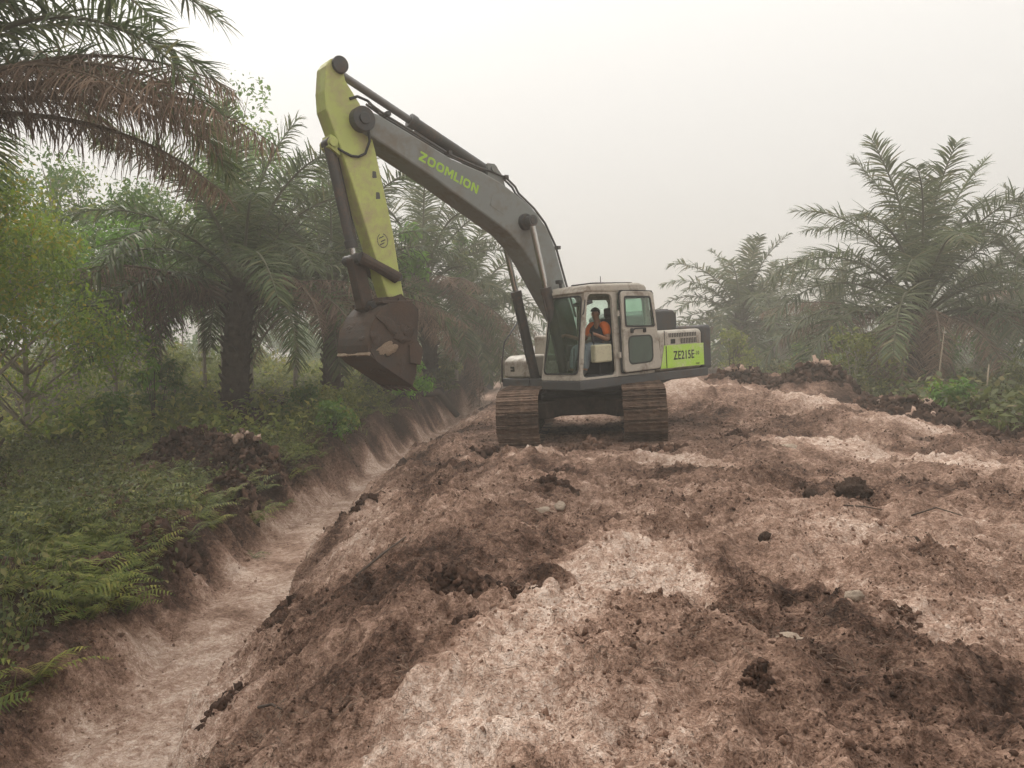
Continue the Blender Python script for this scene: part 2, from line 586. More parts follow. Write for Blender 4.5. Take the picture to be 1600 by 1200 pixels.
def domes(x, y, cell, prob, r0, r1, seed, flat):
    """half-buried clods: irregular bumps strewn on a jittered lattice; returns height and a shade per clod"""
    wx = x + cell * (0.20 * pnoise(x / cell * 1.7, y / cell * 1.7, seed + 50) + 0.10 * pnoise(x / cell * 4.1, y / cell * 4.1, seed + 52))
    wy = y + cell * (0.20 * pnoise(x / cell * 1.7, y / cell * 1.7, seed + 51) + 0.10 * pnoise(x / cell * 4.1, y / cell * 4.1, seed + 53))
    ix, iy = np.floor(wx / cell), np.floor(wy / cell)
    best, shade = np.zeros_like(wx), np.full_like(wx, 0.5)
    for dx in (-1, 0, 1):
        for dy in (-1, 0, 1):
            cx, cy = ix + dx, iy + dy
            on_ = _hash(cx, cy, seed) < prob
            ex = wx - (cx + _hash(cx, cy, seed + 1)) * cell
            ey = wy - (cy + _hash(cx, cy, seed + 2)) * cell
            r = (r0 + (r1 - r0) * _hash(cx, cy, seed + 3) ** 2) * cell
            a = _hash(cx, cy, seed + 5) * 6.28
            ca, sa = np.cos(a), np.sin(a)
            ex, ey = (ex * ca + ey * sa) * (1 + 0.6 * _hash(cx, cy, seed + 6)), ey * ca - ex * sa
            d = np.maximum(np.maximum(np.abs(ex), np.abs(ey)), 0.72 * (np.abs(ex) + np.abs(ey)))
            tilt = 1 + 0.5 * (ex * np.cos(3 * a) + ey * np.sin(3 * a)) / r
            q = np.clip(1.7 * (1 - d / r), 0, 1) * np.clip(tilt, 0.3, 1.6)
            h = np.where(on_, np.sqrt(q) * r * flat * 0.9, 0)
            shade = np.where(h > best, _hash(cx, cy, seed + 4), shade)
            best = np.maximum(best, h)
    return best, shade


def clods(x, y):
    fade = np.exp(-np.maximum(y - 7, 0) / 9.0)
    m1 = sm(-0.25, 0.25, fbm(x, y, 0.5, 2, 160))
    m2 = sm(-0.30, 0.2, fbm(x, y, 0.9, 2, 165))
    h0, s0 = domes(x, y, 0.95, 0.40, 0.10, 0.40, 390, 0.60)
    h1, s1 = domes(x, y, 0.42, 0.42, 0.10, 0.50, 400, 0.55)
    h2, s2 = domes(x, y, 0.19, 0.55, 0.12, 0.52, 410, 0.60)
    h3, s3 = domes(x, y, 0.095, 0.6, 0.15, 0.52, 420, 0.60)
    m0 = sm(-0.1, 0.3, fbm(x, y, 0.33, 2, 170))
    h1 = np.maximum(h1 * m1, h0 * m0)
    h1, h2, h3 = h1 * 0.9, h2 * (0.35 + 0.65 * m2), h3 * fade
    h = np.maximum(np.maximum(h1, h2), h3) + 0.45 * np.minimum(h2, h1) + 0.30 * h3
    k = np.where(h1 >= np.maximum(h2, h3), s1, np.where(h2 >= h3, s2, s3))
    return h, np.where(h > 0.006, k - 0.5, 0.0)


def sm(a, b, x):
    t = np.clip((x - a) / (b - a), 0, 1)
    return t * t * (3 - 2 * t)


# pose of the excavator: turned towards the ditch, leaning a little to the left
TH, PHI, RX, RY = 0.697, -0.12, 0.0148, -0.055
MT = np.array([1.454, 15.19, EYE - 1.671])
_Ry = np.array([[math.cos(RY), 0, math.sin(RY)], [0, 1, 0], [-math.sin(RY), 0, math.cos(RY)]])
_Rx = np.array([[1, 0, 0], [0, math.cos(RX), -math.sin(RX)], [0, math.sin(RX), math.cos(RX)]])
R0 = _Ry @ _Rx
_U = np.column_stack([[-math.cos(TH), -math.sin(TH), 0], [math.sin(TH), -math.cos(TH), 0], [0, 0, 1]])
MACH = R0 @ _U


def plane_z(x, y):
    n = R0[:, 2]
    return MT[2] - ((x - MT[0]) * n[0] + (y - MT[1]) * n[1]) / n[2]


DITCH_Y = [-10, 0, 4, 6, 9.4, 13, 20, 30, 40, 70, 200]
DITCH_X = [-2.0, -2.2, -2.62, -2.86, -3.12, -3.26, -2.75, -1.95, -1.45, -1.0, -0.8]
TOP_Y = [-10, 0, 6, 11, 14, 19, 23, 30, 45, 70, 120, 200]
TOP_Z = [0.7, 0.74, 0.74, 0.66, 0.72, 0.72, 0.72, 0.65, 0.6, 0.5, 0.3, 0.0]
RISE_Z = [0, 0, 0, 0, 0.0, 0.28, 0.60, 0.60, 0.4, 0.2, 0.0, 0.0]       # the heap is higher away from the ditch
# soft mounds and hollows: x, y, rx, ry, height
LUMPS = [(0.52, 8.9, 0.34, 0.25, 0.06), (-0.36, 4.95, 0.22, 0.26, 0.10), (1.5, 10.6, 2.0, 0.35, 0.10), (0.1, 10.3, 0.8, 0.4, 0.12),
         (5.0, 19.0, 1.2, 0.9, 0.45), (6.3, 17.5, 1.2, 0.9, 0.35), (3.9, 19.6, 0.8, 0.9, 0.40), (7.0, 14.3, 1.3, 0.8, 0.30),
         (5.2, 12.2, 1.5, 0.5, 0.14), (3.5, 11.8, 0.7, 0.4, 0.10), (1.75, 4.6, 0.35, 1.0, -0.10), (1.2, 3.6, 0.25, 0.2, 0.07),
         (2.6, 5.2, 0.3, 0.25, 0.07), (2.25, 4.75, 0.25, 0.15, 0.06), (-1.2, 8.6, 0.5, 0.9, 0.12), (-1.5, 11.2, 0.4, 0.6, 0.16),
         (0.95, 5.1, 0.25, 0.2, 0.07), (1.45, 13.2, 0.35, 0.5, 0.22), (9.7, 17.0, 1.2, 1.6, 0.22), (10.4, 13.3, 1.2, 1.3, 0.25), (8.7, 21.2, 1.5, 0.9, 0.22), (6.4, 22.5, 1.0, 0.8, 0.20), (3.0, 20.8, 0.9, 0.7, 0.25), (4.6, 16.6, 0.5, 0.6, 0.25), (6.2, 15.0, 0.7, 0.6, 0.22), (2.9, 9.2, 0.7, 0.3, 0.12), (-0.5, 7.3, 0.4, 0.5, 0.12), (0.9, 6.6, 0.6, 0.35, 0.10), (3.4, 8.9, 1.3, 0.5, -0.07), (4.6, 7.2, 1.2, 0.8, 0.10),
         (2.9, 6.8, 0.8, 0.3, 0.06), (3.7, 14.4, 0.4, 0.5, 0.18), (8.3, 20.5, 0.9, 0.8, 0.5), (-0.6, 13.6, 0.35, 0.8, 0.14),
         (-6.3, 15.2, 1.3, 0.7, 0.55), (-5.0, 14.2, 0.6, 0.6, 0.55), (-4.6, 12.4, 0.35, 0.5, 0.30), (-5.4, 9.5, 0.8, 0.6, 0.22),
         (-4.2, 17.2, 0.5, 0.9, 0.45), (-5.2, 6.4, 0.7, 0.7, 0.15), (-4.0, 22.0, 0.5, 1.5, 0.5), (-3.7, 27.0, 0.6, 2.0, 0.6), (-7.5, 21.5, 1.4, 1.0, 0.5)]


def ground(x, y, fine=True):
    x = np.asarray(x, float)
    y = np.asarray(y, float)
    wob = 0.24 * pnoise(y * 0.45, x * 0 + 3.3, 5) + 0.15 * pnoise(y * 1.5, x * 0 + 1.3, 6) + 0.07 * pnoise(y * 4.5, x * 0 + 1.9, 7)
    xc = np.interp(y, DITCH_Y, DITCH_X)
    right_edge = xc + 0.56 + wob
    left_edge = xc - 0.52 - 0.30 * pnoise(y * 0.5, x * 0 + 8.0, 9) - 0.16 * pnoise(y * 1.9, x * 0, 10) - 0.06 * pnoise(y * 5.0, x * 0, 11)
    near = np.clip((y - 2) / 25.0, 0, 1)
    bed = -0.66 + 0.05 * fbm(x, y, 0.8, 3, 40) + 0.10 * sm(20, 60, y) + 0.016 * np.sin(x * 30 + 2.5 * pnoise(x * 0.7, y * 0.5, 44)) * sm(-0.1, 0.4, pnoise(x * 1.5, y * 0.35, 45))
    # bank of spoil to the right of the ditch
    u = x - right_edge
    top = np.interp(y, TOP_Y, TOP_Z) + np.interp(y, TOP_Y, RISE_Z) * sm(0.8, 4.5, x)
    lip = 0.42 + 0.16 * pnoise(y * 0.8, x * 0 + 21.0, 22)
    wall = sm(0.0, 0.16, u) * lip
    slope = np.clip(u / 2.0, 0, 1)
    slope = slope * (1.35 - 0.35 * slope)
    z_r = bed + wall + (top - bed - lip) * np.clip(slope, 0, 1)
    # far shoulder of the spoil heap
    sh = 7.6 + 0.7 * pnoise(y * 0.25, x * 0 + 2.0, 31) + 0.012 * y * y * 0.3
    z_r = z_r + (0.50 + 0.12 * fbm(x, y, 0.3, 3, 33) - z_r) * sm(sh - 0.9, sh + 1.7, x)
    # machine stands on a levelled pad
    d = np.hypot((x - MT[0]) / 1.25, (y - MT[1]) / 1.45)
    pad = 1 - sm(1.55, 2.7, d)
    # plantation side to the left
    w = left_edge - x
    plainl = 0.0 + 0.75 * sm(22, 38, y) + 0.10 * fbm(x, y, 0.35, 3, 50)
    z_l = bed + (plainl - bed) * sm(0.0, 0.75, w) ** 0.8
    z = np.where(x > right_edge, z_r, np.where(x < left_edge, z_l, bed))
    for lx, ly, ax, ay, h in LUMPS:
        q = np.exp(-(((x - lx) / ax) ** 2 + ((y - ly) / ay) ** 2))
        z = z + h * q
    rgt = sm(0.0, 0.8, u)
    lft = sm(0.1, 0.9, w)
    z = z + rgt * (0.11 * fbm(x, y, 0.6, 3, 60) + 0.085 * billow(x, y, 1.3, 3, 66))
    z = z + lft * (0.10 * fbm(x, y, 0.9, 3, 70) + 0.05 * billow(x, y, 2.0, 2, 75))
    z = z * (1 - pad) + plane_z(x, y) * pad + 0.03 * pad
    if fine:
        act = 0.25 + 0.75 * np.maximum(rgt, lft)
        fade = np.exp(-np.maximum(y - 6, 0) / 16.0)
        edge = np.exp(-((u - 0.5) / 0.7) ** 2)
        bare = sm(-0.2, 0.25, u) + 0.9 * sm(0.0, 0.4, w) + 0.30 + 0.7 * edge
        z = z + act * (0.030 * billow(x, y, 3.1, 3, 80, 0.6) + 0.014 * fade * fbm(x, y, 15.0, 2, 90, 0.7)) * (1 - 0.4 * pad)
        z = z + bare * clods(x, y)[0] * (1 - 0.5 * pad)
    far = sm(90, 180, np.hypot(x, y))
    return z * (1 - far) - 0.3 * far


# dark topsoil and pale subsoil patches: x, y, rx, ry, rotation, strength (+ pale / - dark)
SOIL = [(0.42, 4.9, 0.34, 1.5, -0.36, 0.85), (-0.15, 3.4, 0.30, 0.8, -0.3, 0.6), (2.6, 7.2, 1.6, 0.5, 0.1, 0.35), (4.2, 6.6, 1.2, 0.6, 0.1, 0.4), (0.95, 5.6, 0.35, 0.9, -0.2, 0.8), (0.6, 3.2, 0.9, 0.5, 0, 0.2), (-0.35, 3.3, 0.45, 0.5, -0.3, 0.3),
        (-0.8, 5.2, 0.5, 1.6, -0.2, -0.55), (-0.36, 5.0, 0.26, 0.28, 0, -0.9), (0.1, 4.95, 0.2, 0.2, 0, -0.8), (-0.1, 6.3, 0.8, 0.8, 0, -0.4),
        (1.35, 4.2, 0.33, 0.8, 0.15, -0.5), (1.95, 4.4, 0.22, 1.1, 0.35, -0.75), (1.55, 5.2, 0.4, 0.4, 0, -0.3), (2.6, 4.2, 0.5, 1.2, 0.3, 0.35),
        (2.2, 3.3, 0.5, 0.5, 0, -0.2), (3.2, 6.0, 1.2, 0.8, 0, 0.25), (5.7, 11.6, 1.6, 0.55, -0.5, 1.0), (6.6, 10.2, 1.6, 0.6, -0.4, 0.8),
        (2.3, 10.7, 0.8, 0.35, -0.6, 0.8), (1.3, 11.2, 1.3, 0.28, 0.05, 0.8), (0.0, 10.8, 0.7, 0.3, 0.2, 0.75), (1.6, 9.9, 1.5, 0.45, -0.15, -0.5),
        (3.4, 9.3, 1.8, 0.6, 0, -0.35), (4.8, 8.6, 1.5, 0.5, 0, -0.5), (5.4, 7.6, 1.0, 0.4, 0, -0.45), (1.5, 8.3, 0.8, 0.5, 0, 0.25), (1.2, 7.4, 1.0, 0.5, 0, 0.15),
        (0.4, 7.8, 0.25, 0.2, 0, 0.8), (-1.7, 7.6, 0.5, 1.3, 0, 0.55), (-1.6, 9.8, 0.45, 1.1, 0, 0.45), (-1.9, 5.2, 0.5, 0.8, 0, 0.45),
        (-1.1, 11.2, 0.5, 1.2, 0, -0.6), (-1.6, 13.2, 0.5, 1.5, 0, -0.7), (-1.3, 17, 0.7, 2.2, 0, -0.6), (-0.8, 8.6, 0.35, 1.2, -0.2, -0.45),
        (5.0, 19.2, 1.6, 1.0, 0, 0.9), (6.8, 17.6, 1.2, 0.9, 0, 0.8), (7.2, 14.2, 1.2, 0.6, -0.3, 0.8), (3.6, 16.5, 0.9, 2.0, 0, -0.5),
        (4.5, 14.5, 1.5, 1.2, 0, -0.3), (1.45, 14.5, 1.0, 2.0, 0, -0.35), (1.4, 17.8, 1.2, 1.2, 0, 0.5), (7.8, 18.8, 0.9, 0.7, 0, -0.7), (8.3, 16.3, 0.8, 0.6, 0, -0.8), (3.6, 12.6, 1.2, 0.7, 0, 0.1)]


def soil(x, y):
    wx = x + 0.26 * fbm(x, y, 1.1, 3, 101) + 0.10 * fbm(x, y, 5.0, 3, 105)
    wy = y + 0.26 * fbm(x, y, 1.1, 3, 111) + 0.10 * fbm(x, y, 5.0, 3, 115)
    s = np.zeros_like(x)
    for px, py, ax, ay, ro, st in SOIL:
        dx, dy = wx - px, wy - py
        c, sn = math.cos(ro), math.sin(ro)
        a, b = (dx * c + dy * sn) / ax, (-dx * sn + dy * c) / ay
        s = s + st * np.exp(-(a * a + b * b) ** 2.2)
    xc = np.interp(y, DITCH_Y, DITCH_X)
    s = s + 0.75 * (1 - sm(0.6, 1.05, np.abs(x - xc + 0.05)))           # sandy ditch bed
    d = xc - x
    s = s - 1.0 * sm(0.45, 0.95, d + 0.40 * fbm(x, y, 0.9, 3, 120))      # peaty plantation floor
    s = s + 0.18 * np.exp(-((d - 0.95) / 0.28) ** 2) * sm(-0.1, 0.35, fbm(x, y, 0.6, 3, 130))
    s = s - 0.8 * sm(7.3, 9.3, x + 0.5 * fbm(x, y, 0.5, 3, 140)) * sm(8, 14, y + x * 0.4)
    s = s - 0.25 * sm(24, 40, y)
    s = s - 0.8 * np.exp(-((-d - 0.85) / 0.30) ** 2) * sm(-0.15, 0.3, fbm(x, y, 0.7, 3, 145))   # topsoil along the cut edge
    return np.clip(0.49 + 0.36 * s + 0.19 * fbm(x, y, 1.0, 5, 150, 0.68) + 0.20 * clods(x, y)[1], 0, 0.84)


def graded(segments):
    out = [segments[0][0]]
    for a, b, st in segments:
        n = max(1, int(round((b - a) / st)))
        out += list(np.linspace(a, b, n + 1)[1:])
    return np.array(out)


gx = np.concatenate([-np.geomspace(240, 9.2, 34), graded([(-9, -5.2, 0.14), (-5.2, -2.6, 0.05), (-2.6, 3.6, 0.027), (3.6, 8.8, 0.06)]), np.geomspace(9.0, 240, 34)])
gy = np.concatenate([np.array([-60, -30, -15, -8, -4, -1, 0.5]), graded([(1.2, 2.4, 0.1), (2.4, 6, 0.024), (6, 10, 0.042), (10, 18, 0.075), (18, 30, 0.2)]), np.geomspace(30.4, 260, 42)])
GX, GY = np.meshgrid(gx, gy)
GZ = ground(GX, GY)
SOILV = soil(GX, GY)
nx, ny = len(gx), len(gy)
idx = np.arange(nx * ny).reshape(ny, nx)
gf = np.stack([idx[:-1, :-1], idx[:-1, 1:], idx[1:, 1:], idx[1:, :-1]], -1).reshape(-1, 4)

m, nd, lk, out = nodes_of('bare_soil')
p = nd.new('ShaderNodeBsdfPrincipled')
tc = nd.new('ShaderNodeTexCoord')
at = nd.new('ShaderNodeAttribute'); at.attribute_name = 'pale'
n1 = noise(nd, lk, 2.3, 8, 0.62, tc.outputs['Object'], 0.3)
n2 = noise(nd, lk, 14, 4, 0.62, tc.outputs['Object'], 0.0)
n3 = noise(nd, lk, 80, 2, 0.6, tc.outputs['Object'])
a1 = math_n(nd, lk, 'MULTIPLY_ADD', n1.outputs['Fac'], 0.50); nd[-1].inputs[2].default_value = -0.25
a2 = math_n(nd, lk, 'MULTIPLY_ADD', n2.outputs['Fac'], 0.65); nd[-1].inputs[2].default_value = -0.325
a3 = math_n(nd, lk, 'MULTIPLY_ADD', n3.outputs['Fac'], 0.45); nd[-1].inputs[2].default_value = -0.225
s1 = math_n(nd, lk, 'ADD', at.outputs['Fac'], a1)
s1 = math_n(nd, lk, 'ADD', s1, a2)
s1 = math_n(nd, lk, 'ADD', s1, a3)
for vs_c, am in ((30, 0.15), (75, 0.14)):          # single crumbs, each with a shade of its own
    wv = nd.new('ShaderNodeVectorMath'); wv.operation = 'MULTIPLY_ADD'
    lk.new(n2.outputs['Color'], wv.inputs[0]); wv.inputs[1].default_value = (0.02, 0.02, 0.02); lk.new(tc.outputs['Object'], wv.inputs[2])
    vc = nd.new('ShaderNodeTexVoronoi'); vc.inputs['Scale'].default_value = vs_c
    lk.new(wv.outputs[0], vc.inputs['Vector'])
    sp = nd.new('ShaderNodeSeparateColor'); lk.new(vc.outputs['Color'], sp.inputs[0])
    av = math_n(nd, lk, 'MULTIPLY_ADD', sp.outputs[0], am); nd[-1].inputs[2].default_value = -am / 2
    s1 = math_n(nd, lk, 'ADD', s1, av)
s1 = math_n(nd, lk, 'ADD', s1, 0.0, True)
rc = ramp(nd, [(0.0, (0.027, 0.015, 0.0105)), (0.22, (0.076, 0.043, 0.030)), (0.42, (0.172, 0.103, 0.074)), (0.62, (0.315, 0.202, 0.149)), (0.82, (0.50, 0.36, 0.285)), (1.0, (0.70, 0.565, 0.48))])
lk.new(s1, rc.inputs[0])
lk.new(rc.outputs[0], p.inputs['Base Color'])
p.inputs['Roughness'].default_value = 0.95
p.inputs['Specular IOR Level'].default_value = 0.15
vo = nd.new('ShaderNodeTexVoronoi'); vo.inputs['Scale'].default_value = 26
lk.new(tc.outputs['Object'], vo.inputs['Vector'])
hgt = math_n(nd, lk, 'MULTIPLY_ADD', vo.outputs['Distance'], -0.5); nd[-1].inputs[2].default_value = 0.5
hgt = math_n(nd, lk, 'ADD', hgt, n2.outputs['Fac'])
b1 = bump(nd, lk, hgt, 0.9, 0.04)
b2 = bump(nd, lk, n3.outputs['Fac'], 1.0, 0.02, b1)
lk.new(b2, p.inputs['Normal'])
lk.new(p.outputs[0], out.inputs['Surface'])
M_SOIL = m

V = np.stack([GX.ravel(), GY.ravel(), GZ.ravel()], -1)
gme = mesh_np('ground', V, [gf], M_SOIL, smooth=True, extra={'pale': SOILV.ravel()})
tag(link(bpy.data.objects.new('ground', gme)), kind='structure')


def gz(x, y):
    return float(ground(np.array([x]), np.array([y]), False)[0])


def gzf(x, y):
    return float(ground(np.array([x]), np.array([y]), True)[0])


# ------------------------------------------------------------------ lumps and crumbs of soil
def ico(sub=1):
    import bmesh
    bm = bmesh.new()
    bmesh.ops.create_icosphere(bm, subdivisions=sub, radius=1)
    v = np.array([q.co[:] for q in bm.verts])
    f = np.array([[q.index for q in fc.verts] for fc in bm.faces])
    bm.free()
    return v, f


def clod_template(seed, sub=1, rough=0.35):
    r = np.random.default_rng(seed)
    v, f = ico(sub)
    k = 1 + rough * fbm(v[:, 0] * 2 + 5 * seed, v[:, 1] * 2 + v[:, 2] * 1.7, 0.9, 3, seed)
    v = v * k[:, None]
    return v * np.array([1, r.uniform(0.7, 1), r.uniform(0.55, 0.8)]), f


def rotmats(rx, ry, rz):
    cx, sx, cy, sy, cz, sz = np.cos(rx), np.sin(rx), np.cos(ry), np.sin(ry), np.cos(rz), np.sin(rz)
    o, z = np.ones_like(rx), np.zeros_like(rx)
    A = np.stack([np.stack([o, z, z], -1), np.stack([z, cx, -sx], -1), np.stack([z, sx, cx], -1)], -2)
    B = np.stack([np.stack([cy, z, sy], -1), np.stack([z, o, z], -1), np.stack([-sy, z, cy], -1)], -2)
    C = np.stack([np.stack([cz, -sz, z], -1), np.stack([sz, cz, z], -1), np.stack([z, z, o], -1)], -2)
    return C @ B @ A


def scatter(temps, pos, scale, rx, ry, rz):
    """many copies of a few templates (V,F,tint) joined into one vertex/face set"""
    Vs, Fq, T, base = [], {}, [], 0
    global ORDER
    which = rng.integers(0, len(temps), len(pos))
    ORDER = np.argsort(which, kind='stable')
    Rm = rotmats(rx, ry, rz)
    for k, tp in enumerate(temps):
        s = np.where(which == k)[0]
        if not len(s):
            continue
        v, fs, t = tp
        w = np.einsum('nij,vj->nvi', Rm[s], v) * scale[s][:, None, None] + pos[s][:, None, :]
        Vs.append(w.reshape(-1, 3))
        off = base + np.arange(len(s)) * len(v)
        for f in fs:
            Fq.setdefault(f.shape[1], []).append((f[None] + off[:, None, None]).reshape(-1, f.shape[1]))
        if t is None:
            T.append(np.repeat(rng.random(len(s)), len(v)))
        else:
            T.append((np.clip(t[None] * 0.6 + rng.random(len(s))[:, None] * 0.5 - 0.05, 0, 1)).ravel())
        base += len(s) * len(v)
    return np.concatenate(Vs), [np.concatenate(q) for q in Fq.values()], np.concatenate(T)


# material for crumbs: same soils, shade picked by the crumb's own tint
m, nd, lk, out = nodes_of('soil_crumb')
p = nd.new('ShaderNodeBsdfPrincipled')
at = nd.new('ShaderNodeAttribute'); at.attribute_name = 'tint'
tc = nd.new('ShaderNodeTexCoord')
nz = noise(nd, lk, 40, 5, 0.7, tc.outputs['Object'])
q = math_n(nd, lk, 'MULTIPLY_ADD', nz.outputs['Fac'], 0.4); nd[-1].inputs[2].default_value = -0.2
q = math_n(nd, lk, 'ADD', q, at.outputs['Fac'])
rc = ramp(nd, [(0.0, (0.027, 0.015, 0.0105)), (0.22, (0.076, 0.043, 0.030)), (0.42, (0.172, 0.103, 0.074)), (0.62, (0.315, 0.202, 0.149)), (0.82, (0.50, 0.36, 0.285)), (1.0, (0.70, 0.565, 0.48))])
lk.new(q, rc.inputs[0]); lk.new(rc.outputs[0], p.inputs['Base Color'])
p.inputs['Roughness'].default_value = 0.95
p.inputs['Specular IOR Level'].default_value = 0.15
lk.new(bump(nd, lk, nz.outputs['Fac'], 0.6, 0.02), p.inputs['Normal'])
lk.new(p.outputs[0], out.inputs['Surface'])
M_CRUMB = m

ctemps = [(lambda a: (a[0], [a[1]], None))(clod_template(s, 1, 1.1)) for s in range(8)]
N = 46000
cy = 2.3 + 16 * rng.random(N) ** 1.9
cx = rng.uniform(-1.0, 1.0, N) * (1.3 + 0.75 * cy)
cx = np.clip(cx, -6.2, 8.6)
clus = fbm(cx, cy, 0.8, 3, 200) + 0.7 * rng.random(N)
keep = (clus > 0.15) & (np.abs(cx - np.interp(cy, DITCH_Y, DITCH_X)) > 0.15 + 0.6 * rng.random(N))
cx, cy = cx[keep], cy[keep]
sz = 0.0035 + 0.015 * rng.random(len(cx)) ** 6 + 0.0007 * cy
pos = np.stack([cx, cy, ground(cx, cy) + sz * 0.15], -1)
Vc, Fc, Tc = scatter(ctemps, pos, sz, rng.uniform(0, 6, len(cx)), rng.uniform(0, 6, len(cx)), rng.uniform(0, 6, len(cx)))
# tint follows the soil each crumb lies on
d_t = np.clip(np.repeat(soil(pos[:, 0], pos[:, 1])[ORDER], len(ctemps[0][0])) * 0.9 + 0.34 * (Tc - 0.5) - 0.10, 0.02, 0.78)
cme = mesh_np('soil_crumbs', Vc, Fc, M_CRUMB, d_t, smooth=False)
tag(link(bpy.data.objects.new('soil_crumbs', cme)), 'loose brown and pale crumbs of dug soil over the mound', 'soil crumbs', kind='stuff')


def blob_mesh(name, seed, mat, sub=3, rough=0.45, flat=0.7, shaggy=0):
    """broken lump of earth: faceted, pitted, with root fibres sticking out of it"""
    v, f = ico(sub)
    r = np.random.default_rng(seed)
    q = v * 1.4 + seed * 3.7
    k = 1 + rough * fbm(q[:, 0] + q[:, 2] * 0.6, q[:, 1] - q[:, 2] * 0.8, 0.8, 4, seed)
    for _ in range(5):      # flat broken faces
        d = r.normal(0, 1, 3); d /= np.linalg.norm(d)
        lim = r.uniform(0.62, 0.9)
        pr = (v * k[:, None]) @ d
        k = np.where(pr > lim, k * (lim / np.maximum(pr, 1e-6)) ** 0.85, k)
    k = k + 0.16 * fbm(q[:, 0] - q[:, 2], q[:, 1] + q[:, 2], 3.0, 3, seed + 5, 0.7)
    v = v * k[:, None] * np.array([1, 0.85, flat])
    Fs = [f]
    if shaggy:
        b0 = len(v)
        add, fq = [], []
        for i in range(shaggy):
            c = v[r.integers(0, b0)]
            d = c / (np.linalg.norm(c) + 1e-6) + r.normal(0, 0.5, 3)
            d /= np.linalg.norm(d)
            L = r.uniform(0.15, 0.5)
            p1 = c + d * L * 0.5
            p2 = p1 + (d + np.array([0, 0, -0.7])) * L * 0.4
            w = np.cross(d, r.normal(0, 1, 3)); w = w / np.linalg.norm(w) * 0.014
            add += [c + w, c - w, p1 - w, p1 + w, p2 + w * .3, p2 - w * .3]
            n0 = b0 + i * 6
            fq += [[n0, n0 + 1, n0 + 2, n0 + 3], [n0 + 3, n0 + 2, n0 + 5, n0 + 4]]
        v = np.concatenate([v, np.array(add)])
        Fs.append(np.array(fq))
    return mesh_np(name, v, Fs, mat, smooth=False)


CLODS = [
    (3.60, 8.05, 0.19, M_PEAT, 0.8, 'large round dark brown peat clod on the bare mound'),
    (3.12, 8.0, 0.095, M_PEAT, 0.9, 'small black peat clod left of the large round one'),
    (2.09, 6.3, 0.055, M_PEAT, 0.8, 'small black lump among pale crumbs right of the centre'),
    (3.25, 6.15, 0.055, M_PEAT, 0.8, 'reddish brown lump on the right of the mound'),
    (2.08, 4.64, 0.07, M_CHALK, 0.6, 'pale angular sand lump in the right foreground'),
    (1.49, 4.04, 0.085, M_CHALK, 0.45, 'flat pale sand slab beside the dark diagonal streak'),
    (0.33, 7.85, 0.08, M_CHALK, 0.55, 'pale chalky lump on the slope below the crest'),
    (0.50, 7.95, 0.075, M_CHALK, 0.6, 'pale rounded lump just right of the chalky one'),
    (4.30, 11.9, 0.18, M_CHALK, 0.6, 'pinkish pale lump behind the white sand streak'),
]
for i, (x, y, r, mt, fl, lab) in enumerate(CLODS):
    me = blob_mesh('soil_clod', 20 + i, mt, 4 if r > 0.11 else 3, 0.5, fl, 90 if (mt is M_PEAT and r > 0.1) else 0)
    if mt is M_CRUMB:
        a = me.attributes.new('tint', 'FLOAT', 'POINT')
        a.data.foreach_set('value', np.full(len(me.vertices), 0.55, np.float32))
    o = bpy.data.objects.new('soil_clod', me)
    o.scale = (r, r, r)
    o.rotation_euler = (0, 0, random.uniform(0, 6))
    o.location = (x, y, gzf(x, y) + r * fl * 0.22)
    tag(link(o), lab, 'soil clod', 'single clods on the dug soil')

# ------------------------------------------------------------------ excavator
exc = empty('excavator')
mw = Matrix([list(MACH[i]) + [MT[i]] for i in range(3)] + [[0, 0, 0, 1]])
exc.matrix_world = mw
tag(exc, 'muddy crawler excavator with lime green arm, grey boom and beige cab', 'excavator')

# --- undercarriage (its own heading) ---
DELTA = (math.atan2(-math.cos(PHI), math.sin(PHI)) - math.atan2(-math.sin(TH), -math.cos(TH))) % (2 * math.pi)
RU = Matrix.Rotation(DELTA, 4, 'Z')
b = MB()
b.prism_z([(-0.95, -0.75), (0.95, -0.75), (0.95, 0.75), (-0.95, 0.75)], 0.46, 0.80)
for sx in (-1, 1):
    for sy in (-1, 1):
        b.box((sx * 0.95, sy * 0.72, 0.60), (0.7, 0.55, 0.30), Matrix.Rotation(sx * sy * R(25), 3, 'Z'))
o = b.build('centre_frame', M_TRKIN, exc, 0.03); o.matrix_local = RU
b = MB(); b.tube([(0, 0, 0.78), (0, 0, 1.02)], 0.66, 40); b.tube([(0, 0, 0.84), (0, 0, 0.94)], 0.74, 48)
b.build('swing_bearing', M_TRKIN, exc)

HALF, RAD = 1.62, 0.455            # wheel centres and pitch radius of the track
PER = 4 * HALF + 2 * math.pi * RAD
NSH = 48
SHOE_W = 0.74


def track_pt(s):
    s %= PER
    if s < 2 * HALF:
        return (-HALF + s, 0.51 - RAD - 0.0), (0, -1)
    s -= 2 * HALF
    if s < math.pi * RAD:
        a = -math.pi / 2 + s / RAD
        return (HALF + RAD * math.cos(a), 0.51 + RAD * math.sin(a)), (math.cos(a), math.sin(a))
    s -= math.pi * RAD
    if s < 2 * HALF:
        return (HALF - s, 0.51 + RAD), (0, 1)
    s -= 2 * HALF
    a = math.pi / 2 + s / RAD
    return (-HALF + RAD * math.cos(a), 0.51 + RAD * math.sin(a)), (math.cos(a), math.sin(a))


